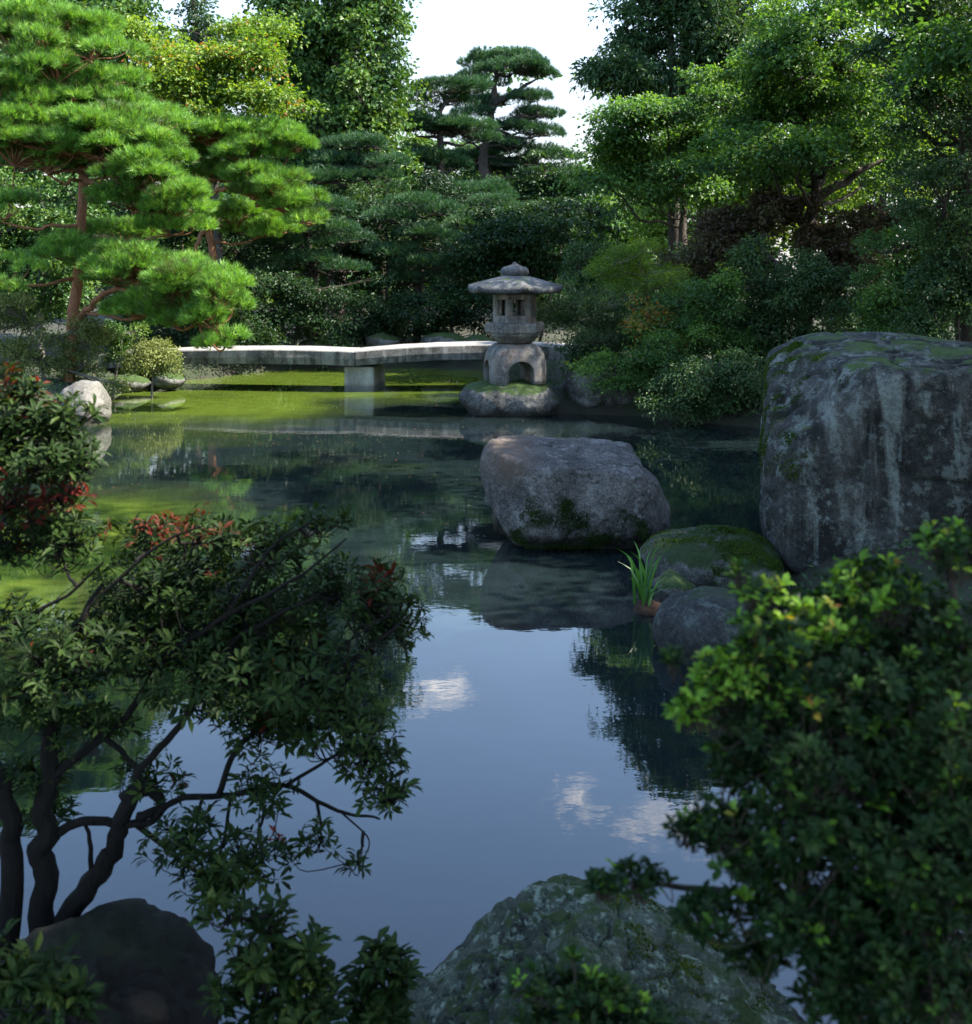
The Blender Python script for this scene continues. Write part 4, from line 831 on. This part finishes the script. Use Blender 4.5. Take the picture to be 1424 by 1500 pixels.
for (cat, nm, lb, px, D, cls_, n, mt, L, W, sd_) in mid:
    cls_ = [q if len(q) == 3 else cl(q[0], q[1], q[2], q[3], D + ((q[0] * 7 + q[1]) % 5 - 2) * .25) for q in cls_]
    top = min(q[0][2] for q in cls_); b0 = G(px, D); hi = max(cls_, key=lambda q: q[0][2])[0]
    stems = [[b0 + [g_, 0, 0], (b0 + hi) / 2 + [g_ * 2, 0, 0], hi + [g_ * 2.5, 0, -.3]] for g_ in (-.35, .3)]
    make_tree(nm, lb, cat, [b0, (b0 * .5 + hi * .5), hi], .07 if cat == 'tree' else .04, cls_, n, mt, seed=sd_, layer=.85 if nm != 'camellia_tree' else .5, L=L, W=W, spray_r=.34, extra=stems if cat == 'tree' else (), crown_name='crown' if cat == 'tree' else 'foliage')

# ------------------------------------------------------------------ shrubs along the right shore
rs = [('shrub', 'azalea_shrub', 'low dense azalea spilling into the water left of the standing rock', 1050, 17.6, [(1000, 560, 40, 26), (1045, 545, 46, 28), (1085, 560, 40, 28), (1030, 588, 44, 18), (1075, 592, 44, 16), (1110, 575, 30, 26), (985, 590, 26, 12)], 17000, 'blue_shrub', .055, .03, 71, .55),
      ('shrub', 'fern_shrub', 'ferny green shrub hanging over the shore boulder', 950, 18.6, [(905, 535, 34, 14), (940, 525, 36, 16), (965, 548, 34, 18), (925, 555, 30, 10), (975, 515, 34, 16)], 11000, 'maple', .06, .025, 72, .75),
      ('shrub', 'camellia_shrub', 'glossy dark blue green shrub in the middle of the right bank', 1140, 19.5, [(1135, 380, 40, 36), (1175, 415, 48, 34), (1120, 430, 48, 34), (1200, 455, 48, 32), (1150, 470, 56, 32), (1090, 475, 40, 28), (1215, 490, 36, 26), (1105, 510, 46, 22), (1165, 515, 50, 22)], 26000, 'blue_shrub', .075, .035, 73, .45),
      ('shrub', 'bronze_shrub', 'bronze leaved shrub below the big maple', 1070, 22.2, [(1050, 330, 46, 28), (1110, 315, 54, 28), (1020, 370, 44, 28), (1075, 375, 52, 28), (1160, 320, 46, 26), (1020, 405, 36, 20), (1095, 410, 36, 22), (1200, 340, 40, 22)], 24000, 'brown_shrub', .075, .045, 74, .6),
      ('shrub', 'bronze_shrub', 'smaller bronze shrub right of the glossy dark shrub', 1240, 21.5, [(1225, 345, 44, 26), (1270, 340, 42, 26), (1245, 385, 46, 26), (1215, 400, 32, 22), (1290, 320, 40, 22)], 14000, 'brown_shrub', .075, .045, 75, .6),
      ('shrub', 'evergreen_shrub', 'tall green shrub behind the left end of the standing rock', 1320, 17.8, [(1310, 370, 40, 28), (1345, 400, 36, 30), (1295, 425, 36, 30), (1335, 450, 44, 28), (1300, 475, 40, 20), (1360, 340, 36, 26), (1280, 470, 30, 26)], 17000, 'maple', .065, .035, 76, .6),
      ('shrub', 'evergreen_shrub', 'very dark shrub behind the right end of the standing rock', 1400, 16.5, [(1385, 300, 44, 36), (1420, 350, 44, 36), (1390, 410, 44, 36), (1430, 440, 44, 36), (1370, 470, 44, 20)], 16000, 'blue_shrub', .065, .035, 77, .6),
      ('tree', 'juniper_tree', 'small olive green juniper with a bare grey branch behind the shore boulder', 955, 20.2, [(905, 385, 30, 14), (935, 372, 32, 13), (885, 402, 24, 12), (915, 412, 36, 13), (955, 398, 34, 14), (980, 415, 26, 14), (890, 425, 30, 12)], 16000, 'maple_light', .05, .018, 78, .85),
      ('tree', 'juniper_tree', 'low grey green pine like bush right of the lantern', 865, 19.6, [(835, 445, 26, 16), (862, 432, 28, 14), (885, 450, 30, 16), (850, 472, 34, 16), (892, 478, 32, 14), (820, 462, 16, 14), (870, 500, 34, 12)], 17000, 'blue_shrub', .06, .014, 79, .6),
      ('shrub', 'nandina_shrub', 'thin shrub with orange red leaves between the juniper and the azalea', 965, 19.0, [(950, 462, 26, 12, .7), (975, 478, 24, 14, .6), (940, 485, 20, 10, .3), (985, 500, 22, 12, .25), (965, 505, 22, 10, .1)], 3600, 'maple', .075, .035, 80, .5),
      ('shrub', 'evergreen_shrub', 'mid green shrub between the bronze shrub and the azalea', 1040, 19.2, [(1010, 440, 36, 22), (1050, 435, 34, 22), (1025, 475, 40, 22), (1060, 505, 40, 20), (1015, 515, 34, 16)], 14000, 'maple', .06, .035, 81, .6)]
for (cat, nm, lb, px, D, cls_, n, mt, L, W, sd_, lay) in rs:
    cls_ = [cl(q[0], q[1], q[2], q[3], D + ((q[0] * 3 + q[1]) % 5 - 2) * .16, red=q[4] if len(q) > 4 else 0) for q in cls_]
    b0 = G(px, D + .3); hi = max(cls_, key=lambda q: q[0][2])[0]
    make_tree(nm, lb, cat, [b0, (b0 * .5 + hi * .5) + [.1, 0, 0], hi], .05, cls_, n, mt, 'grey_bark' if 'juniper' in nm else 'dark_bark', seed=sd_, layer=lay, L=L, W=W, spray_r=.24, spray_n=24, thick=.03, crown_name='crown' if cat == 'tree' else 'foliage', twigs=True)
# left shore
ls = [('round_azalea', 'round clipped pale green azalea at the left end of the bridge', 222, 21.0, [(222, 530, 36, 27), (200, 538, 22, 18), (245, 540, 18, 16), (225, 512, 24, 12)], 9000, 'light_shrub', .045, .028, 91),
      ('azalea_shrub', 'sunlit olive shrub mound on the left shore under the pine', 70, 20.5, [(40, 470, 44, 30), (90, 490, 44, 26), (20, 510, 44, 26), (70, 530, 50, 20), (130, 500, 30, 22), (120, 535, 34, 14), (10, 545, 34, 18)], 17000, 'light_shrub', .05, .03, 92),
      ('azalea_shrub', 'small dark shrub with visible stems between the olive mound and the clipped azalea', 162, 21.3, [(155, 500, 24, 16), (180, 488, 24, 14), (168, 520, 18, 12)], 4200, 'evergreen', .05, .03, 93)]
for (nm, lb, px, D, cls_, n, mt, L, W, sd_) in ls:
    cls_ = [cl(q[0], q[1], q[2], q[3], D) for q in cls_]; b0 = G(px, D); hi = max(cls_, key=lambda q: q[0][2])[0]
    make_tree(nm, lb, 'shrub', [b0, (b0 + hi) / 2, hi], .035, cls_, n, mt, 'grey_bark', seed=sd_, layer=.3, L=L, W=W, spray_r=.16, spray_n=20, thick=.03, droop=.1, crown_name='foliage', shell=.6, split=1 if 'round' in nm else 4)

for (lb, px, D, cls_, n, sd_) in [('dark shrub behind the trunk of the tallest left pine', 110, 27, [(60, 400, 50, 34), (120, 420, 50, 34), (30, 440, 44, 30), (170, 440, 44, 30), (90, 460, 56, 26), (150, 380, 46, 26), (200, 470, 40, 24)], 13000, 61), ('dark shrub between the left pine limb and the bridge', 215, 29, [(190, 490, 44, 16), (240, 470, 44, 20), (270, 440, 40, 24), (225, 430, 40, 24), (290, 490, 44, 14)], 8000, 62),
                                  ('low shrub on the bank behind the left part of the bridge', 300, 27.2, [(270, 535, 34, 14), (310, 528, 36, 14), (345, 524, 36, 12), (235, 530, 30, 16)], 6000, 66), ('low shrub on the far bank behind the middle of the bridge', 440, 28.2, [(390, 518, 40, 12), (440, 515, 40, 12), (490, 516, 40, 12)], 6000, 67), ('low shrub filling the bank under the grey green bush', 880, 21, [(850, 510, 30, 14), (890, 505, 34, 16), (925, 500, 30, 16), (905, 480, 30, 14)], 6500, 68), ('dark shrub on the slope right of the lantern behind the grey green bush', 880, 25, [(850, 400, 40, 26), (890, 420, 44, 26), (860, 450, 44, 24), (920, 450, 40, 24), (905, 385, 34, 20)], 10000, 63), ('shaded shrub on the slope between the nandina and the bronze shrub', 985, 24, [(960, 420, 40, 24), (1000, 400, 40, 26), (985, 455, 44, 26), (1030, 440, 40, 24), (1060, 470, 44, 26)], 10000, 64),
                                  ('shaded shrub on the slope behind the standing rock', 1260, 21.5, [(1230, 430, 44, 30), (1270, 450, 44, 30), (1240, 480, 44, 24), (1290, 420, 40, 30), (1330, 480, 44, 24), (1380, 480, 44, 24)], 12000, 65)]:
    c_ = [cl(q[0], q[1], q[2], q[3], D) for q in cls_]; b0 = G(px, D); hi = max(c_, key=lambda q: q[0][2])[0]
    make_tree('evergreen_shrub', lb, 'shrub', [b0, (b0 + hi) / 2, hi], .04, c_, n, 'blue_shrub', seed=sd_, layer=.5, L=.08, W=.05, spray_r=.3, crown_name='foliage')
# distant wood closing the garden
g = np.random.default_rng(77); cl_ = []
for k in range(270):
    D = g.uniform(54, 72); px = g.uniform(-500, 1950)
    if 560 < px < 930: top = 275
    elif px < 560: top = 90
    else: top = 60
    y = top + (400 - top) * g.random() ** .7; cl_.append(cl(px, y, g.uniform(45, 75), g.uniform(35, 55), D))
for k in range(70):
    D = g.uniform(44, 52); cl_.append(cl(g.uniform(250, 900), g.uniform(330, 440), 60, 40, D))
V, F, ti, s, ci = foliage(cl_, 100000, 18, 1.1, .46, .34, .5, .3, .2, 78, .3, split=3)
wo_ = link('far_wood', mesh_np('far_wood', V, [F], ti, mat=M['evergreen'])); tag(wo_, 'continuous dark wood closing the view behind the garden', 'wood', kind='stuff')
# leafy ground cover on the banks
g = np.random.default_rng(79); q = np.c_[g.uniform(-14, 9, 60000), g.uniform(2, 36, 60000)]; dd = pond_sd(q); q = q[(dd > .05) & (dd < 4)]; q = q[g.random(len(q)) < np.exp(-pond_sd(q) / 2.0)]
z = ground_z(q); p = np.c_[q, z + g.uniform(0, .07, len(q))]
p = np.repeat(p, 3, 0) + g.normal(size=(len(p) * 3, 3)) * [.06, .06, .015]; k = len(p)
V, F = leaf_tris(p, g.normal(size=(k, 3)) + [0, 0, .4], g.normal(size=(k, 3)) * .5 + [0, 0, 1.], g.uniform(.03, .08, k), g.uniform(.015, .045, k))
gc_ = link('ground_cover', mesh_np('ground_cover', V, [F], np.repeat(np.clip(g.normal(.4, .2, k), 0, 1), 2), mat=M['blue_shrub'])); tag(gc_, 'low leafy ground cover along the pond banks', 'ground cover', kind='stuff')
# a few specks of floating leaves
q = np.c_[g.uniform(-6.5, 2.2, 1600), g.uniform(8, 24, 1600)]; q = q[(pond_sd(q) < -.1) & (fbm(np.c_[q * [.5, .9], q[:, :1] * 0], 3, 91) > .13)]; k = len(q)
V, F = leaf_tris(np.c_[q, np.full(k, .004)], np.c_[g.normal(size=(k, 2)), np.zeros(k)], np.c_[g.normal(size=(k, 2)) * .05, np.ones(k)], g.uniform(.02, .055, k), g.uniform(.012, .03, k), 0.02, -.02)
fl_ = link('floating_leaves', mesh_np('floating_leaves', V, [F], np.repeat(g.uniform(.3, 1, k), 2), mat=M['brown_shrub'])); tag(fl_, 'small fallen leaves floating on the pond', 'fallen leaves', kind='stuff')

# ------------------------------------------------------------------ iris clump
ib = P(944, 905, 7.75); ib[2] = 0; t = thing('iris_plant', 'clump of green iris blades standing in the water by the flat stone', 'plant', ib)
g = np.random.default_rng(83); Vs, Fs, n0 = [], [], 0
tips = [(-33, -95), (-22, -88), (-12, -70), (-4, -92), (8, -80), (20, -95), (28, -88), (30, -60), (36, -45), (-28, -66), (0, -60), (14, -62), (24, -40), (40, -28), (-16, -48), (10, -36), (32, -30), (22, -70), (-8, -78)]
for (tx, ty) in tips:
    L_ = np.array((tx * 7.75 / F_PX * 1.05, g.normal() * .10, -ty * 7.75 / F_PX)); b_ = np.array((g.normal() * .025, g.normal() * .025, .04)); k = 9
    side = nrm(np.array([1.0, g.normal() * .6, .15])); bend = np.array((np.sign(tx) * .03 + tx * .0006, 0, -.02))
    for i in range(k):
        u = i / (k - 1); c = b_ + np.array((L_[0] * u ** 1.7, L_[1] * u ** 1.5, L_[2] * (1 - (1 - u) ** 1.15))) + bend * max(0, u - .75) * 3; wv = .0105 * (1 - u ** 2.5) + .0008
        Vs += [c - side * wv, c + side * wv]
    Fs += [(n0 + 2 * i, n0 + 2 * i + 1, n0 + 2 * i + 3, n0 + 2 * i + 2) for i in range(k - 1)]; n0 += 2 * k
link('blades', mesh_np('blades', np.array(Vs), [Fs], np.repeat(g.uniform(0, 1, len(tips)), 8), mat=M['iris']), t)
S['root'] = stone_mat('brown root clump', (.035, .018, .012), (.12, .065, .045), .05, scale=3, wet=True)
ro, V, F = rock('root_clump', None, [(926, 895), (936, 880), (955, 876), (972, 886), (978, 905), (970, 922), (932, 918)], 7.75, .10, S['root'], 2.2, .022, 88, 4)
ro.parent = t; ro.location = Vector(ro.location) - t.location
for k_ in ('label', 'category', 'group'):
    if k_ in ro: del ro[k_]

# ------------------------------------------------------------------ near shrub on the left
T = 3.25
def pl(*a, D=T): return [P(x, y, (q[0] if q else D)) for x, y, *q in a]
br = [(pl((62, 1400), (62, 1290), (66, 1200), (76, 1085), (88, 1000), (105, 930), (150, 860)), 0.0400, 0.0060), (pl((8, 1400), (14, 1260), (4, 1160), (-20, 1060), (-40, 960)), 0.0380, 0.0072),
      (pl((85, 1370), (125, 1300), (165, 1250), (182, 1205), (192, 1170), (212, 1155), (226, 1180), (208, 1202)), 0.0340, 0.0108), (pl((205, 1168), (204, 1130), (240, 1088), (268, 1050), (300, 995), (355, 930), (470, 870)), 0.0136, 0.0042),
      (pl((78, 1225), (120, 1202), (165, 1206), (215, 1205), (255, 1172), (330, 1168), (420, 1148), (495, 1190), (560, 1200)), 0.0149, 0.0030), (pl((74, 1140), (150, 1080), (192, 1040), (240, 965), (330, 905), (430, 850), (505, 790)), 0.0136, 0.0024),
      (pl((-40, 945), (60, 892), (112, 862), (152, 822)), 0.0074, 0.0024), (pl((150, 1080), (178, 1100), (206, 1132)), 0.0087, 0.0072), (pl((320, 1165), (352, 1092), (425, 1030), (530, 955), (600, 900)), 0.0099, 0.0030), (pl((195, 1205), (255, 1250), (320, 1300), (380, 1330)), 0.0087, 0.0030),
      (pl((135, 1290), (132, 1240), (126, 1205)), 0.0087, 0.0048), (pl((420, 1150), (470, 1120), (540, 1090), (580, 1140)), 0.0062, 0.0024), (pl((500, 1190), (540, 1230), (525, 1270)), 0.0031, 0.0012), (pl((300, 1000), (380, 980), (470, 960), (570, 900)), 0.0074, 0.0024), (pl((330, 905), (400, 800), (470, 760)), 0.0062, 0.0018), (pl((150, 870), (230, 800), (300, 770)), 0.0062, 0.0018)]
cs = [cl(90, 965, 105, 48, 3.15), cl(40, 1015, 60, 40, 3.2), cl(250, 850, 110, 55, 3.5), cl(180, 930, 120, 50, 3.4), cl(360, 900, 120, 62, 3.4), cl(490, 870, 95, 48, 3.4), cl(575, 905, 55, 42, 3.4), cl(430, 970, 120, 48, 3.25), cl(495, 1035, 85, 45, 3.2), cl(545, 1105, 50, 42, 3.15),
      cl(400, 1050, 90, 38, 3.25), cl(310, 985, 105, 42, 3.25), cl(565, 1165, 38, 26, 3.1), cl(380, 1155, 60, 20, 3.2), cl(280, 1225, 75, 26, 3.1), cl(375, 1255, 55, 32, 3.05), cl(310, 1290, 50, 40, 3.0), cl(400, 800, 85, 34, 3.5), cl(470, 765, 38, 20, 3.5), cl(300, 780, 75, 26, 3.5, red=.35), cl(215, 772, 55, 20, 3.5, red=.4),
      cl(130, 1060, 60, 30, 3.25), cl(50, 1125, 50, 30, 3.3), cl(520, 1262, 16, 14, 3.1), cl(90, 790, 60, 36, 3.4), cl(555, 845, 40, 20, 3.4, red=.3), cl(30, 900, 46, 26, 3.3), cl(220, 1140, 50, 20, 3.3), cl(470, 1225, 30, 16, 3.1), cl(70, 1190, 40, 20, 3.3)]
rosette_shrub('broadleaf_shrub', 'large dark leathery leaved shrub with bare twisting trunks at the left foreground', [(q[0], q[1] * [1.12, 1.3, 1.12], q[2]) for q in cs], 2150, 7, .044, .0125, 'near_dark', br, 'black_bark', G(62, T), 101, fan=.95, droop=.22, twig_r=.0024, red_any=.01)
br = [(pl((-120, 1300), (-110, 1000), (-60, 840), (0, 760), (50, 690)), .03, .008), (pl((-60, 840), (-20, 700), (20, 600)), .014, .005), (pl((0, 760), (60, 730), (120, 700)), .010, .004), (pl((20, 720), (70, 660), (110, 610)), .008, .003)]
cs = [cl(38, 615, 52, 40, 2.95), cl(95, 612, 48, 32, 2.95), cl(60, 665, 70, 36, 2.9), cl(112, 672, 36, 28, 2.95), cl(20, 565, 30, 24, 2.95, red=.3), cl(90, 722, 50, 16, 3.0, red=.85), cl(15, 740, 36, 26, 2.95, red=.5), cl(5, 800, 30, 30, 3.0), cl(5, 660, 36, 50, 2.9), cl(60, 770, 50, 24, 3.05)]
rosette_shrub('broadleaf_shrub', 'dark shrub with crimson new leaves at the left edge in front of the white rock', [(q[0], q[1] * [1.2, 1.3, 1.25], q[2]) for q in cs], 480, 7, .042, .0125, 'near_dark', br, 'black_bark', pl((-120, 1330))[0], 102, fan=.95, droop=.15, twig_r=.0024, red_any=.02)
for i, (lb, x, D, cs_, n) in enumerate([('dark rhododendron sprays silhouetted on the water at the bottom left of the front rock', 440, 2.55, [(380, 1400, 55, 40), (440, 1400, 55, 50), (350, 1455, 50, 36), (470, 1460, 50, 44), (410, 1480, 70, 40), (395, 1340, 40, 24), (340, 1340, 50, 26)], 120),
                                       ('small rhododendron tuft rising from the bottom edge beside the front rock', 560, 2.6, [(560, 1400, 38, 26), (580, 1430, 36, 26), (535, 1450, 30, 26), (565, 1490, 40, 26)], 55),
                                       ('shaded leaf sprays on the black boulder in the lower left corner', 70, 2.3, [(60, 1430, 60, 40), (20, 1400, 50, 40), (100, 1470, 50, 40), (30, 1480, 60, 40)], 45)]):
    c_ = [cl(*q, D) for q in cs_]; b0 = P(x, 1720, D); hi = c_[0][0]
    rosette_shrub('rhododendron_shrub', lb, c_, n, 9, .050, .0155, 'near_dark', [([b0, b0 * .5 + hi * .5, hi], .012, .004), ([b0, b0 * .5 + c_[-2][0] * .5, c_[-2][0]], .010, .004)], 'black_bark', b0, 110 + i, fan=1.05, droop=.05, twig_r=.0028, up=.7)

# ------------------------------------------------------------------ near azalea on the right, close to the camera
T2 = 1.75
def p2(*a): return [P(x, y, (q[0] if q else T2)) for x, y, *q in a]
br = [(p2((1420, 2000), (1400, 1700), (1370, 1450), (1330, 1250), (1290, 1080), (1240, 940)), .022, .005), (p2((1400, 1700), (1330, 1560), (1240, 1420), (1130, 1330), (1010, 1300), (900, 1290)), .012, .002), (p2((1370, 1450), (1270, 1300), (1150, 1180), (1040, 1040)), .012, .003),
      (p2((1330, 1250), (1230, 1090), (1150, 970), (1090, 845)), .010, .002), (p2((1330, 1250), (1380, 1050), (1400, 900), (1385, 790)), .012, .003), (p2((1240, 1420), (1130, 1290), (1010, 1215)), .007, .002), (p2((1290, 1080), (1300, 960), (1290, 850)), .008, .002)]
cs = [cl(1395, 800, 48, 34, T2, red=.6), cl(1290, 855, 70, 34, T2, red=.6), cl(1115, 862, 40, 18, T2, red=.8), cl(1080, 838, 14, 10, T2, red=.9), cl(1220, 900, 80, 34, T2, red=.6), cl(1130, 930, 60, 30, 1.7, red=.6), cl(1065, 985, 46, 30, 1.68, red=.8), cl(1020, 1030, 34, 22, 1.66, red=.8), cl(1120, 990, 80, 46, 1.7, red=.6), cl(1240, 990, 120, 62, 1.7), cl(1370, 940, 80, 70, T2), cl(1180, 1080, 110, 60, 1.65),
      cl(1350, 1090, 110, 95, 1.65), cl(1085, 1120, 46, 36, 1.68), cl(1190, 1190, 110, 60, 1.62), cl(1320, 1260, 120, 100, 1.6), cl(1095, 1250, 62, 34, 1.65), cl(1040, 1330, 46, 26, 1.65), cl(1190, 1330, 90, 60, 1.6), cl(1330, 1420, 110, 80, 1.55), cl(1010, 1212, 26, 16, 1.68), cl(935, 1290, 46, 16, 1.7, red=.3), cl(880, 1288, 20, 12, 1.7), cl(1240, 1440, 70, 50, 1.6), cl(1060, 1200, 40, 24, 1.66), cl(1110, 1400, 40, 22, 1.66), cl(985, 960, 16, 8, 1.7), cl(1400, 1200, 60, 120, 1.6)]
rosette_shrub('azalea_shrub', 'dense small leaved azalea out of focus at the right foreground with bright tips', [(q[0], q[1] * [1.1, 1.25, 1.1], q[2]) for q in cs], 3600, 7, .0215, .0098, 'near_azalea', br, 'dark_bark', p2((1420, 2000))[0], 121, fan=.85, droop=.05, twig_r=.0014, up=.6, red_any=.03, young_or_lit=(.80, .93))  # bright tip clumps carry painted sunlight in their leaf colour
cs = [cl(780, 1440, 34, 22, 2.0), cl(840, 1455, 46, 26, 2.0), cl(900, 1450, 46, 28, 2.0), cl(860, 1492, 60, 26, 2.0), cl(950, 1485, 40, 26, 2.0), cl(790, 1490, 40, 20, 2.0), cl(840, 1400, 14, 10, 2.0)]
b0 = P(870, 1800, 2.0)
rosette_shrub('azalea_shrub', 'sparse azalea sprigs in front of the lichen crusted bottom rock', cs, 120, 7, .028, .013, 'near_azalea', [([b0, P(850, 1600, 2.0), P(840, 1450, 2.0)], .008, .002), ([b0, P(900, 1600, 2.0), P(930, 1470, 2.0)], .007, .002)], 'dark_bark', b0, 122, fan=.85, droop=.05, twig_r=.0014, up=.6, red_any=.12, young_or_lit=(.80, .93))

# overhead wire
w = Wood(); w.tube(spline([P(120, -30, 40), P(225, 22, 40), P(300, 52, 40), P(460, 95, 40), P(700, 130, 44)], 8), .012, 5)
tag(link('overhead_wire', w.mesh('overhead_wire', M['dark_bark'])), 'thin overhead wire crossing the sky at the upper left', 'wire')
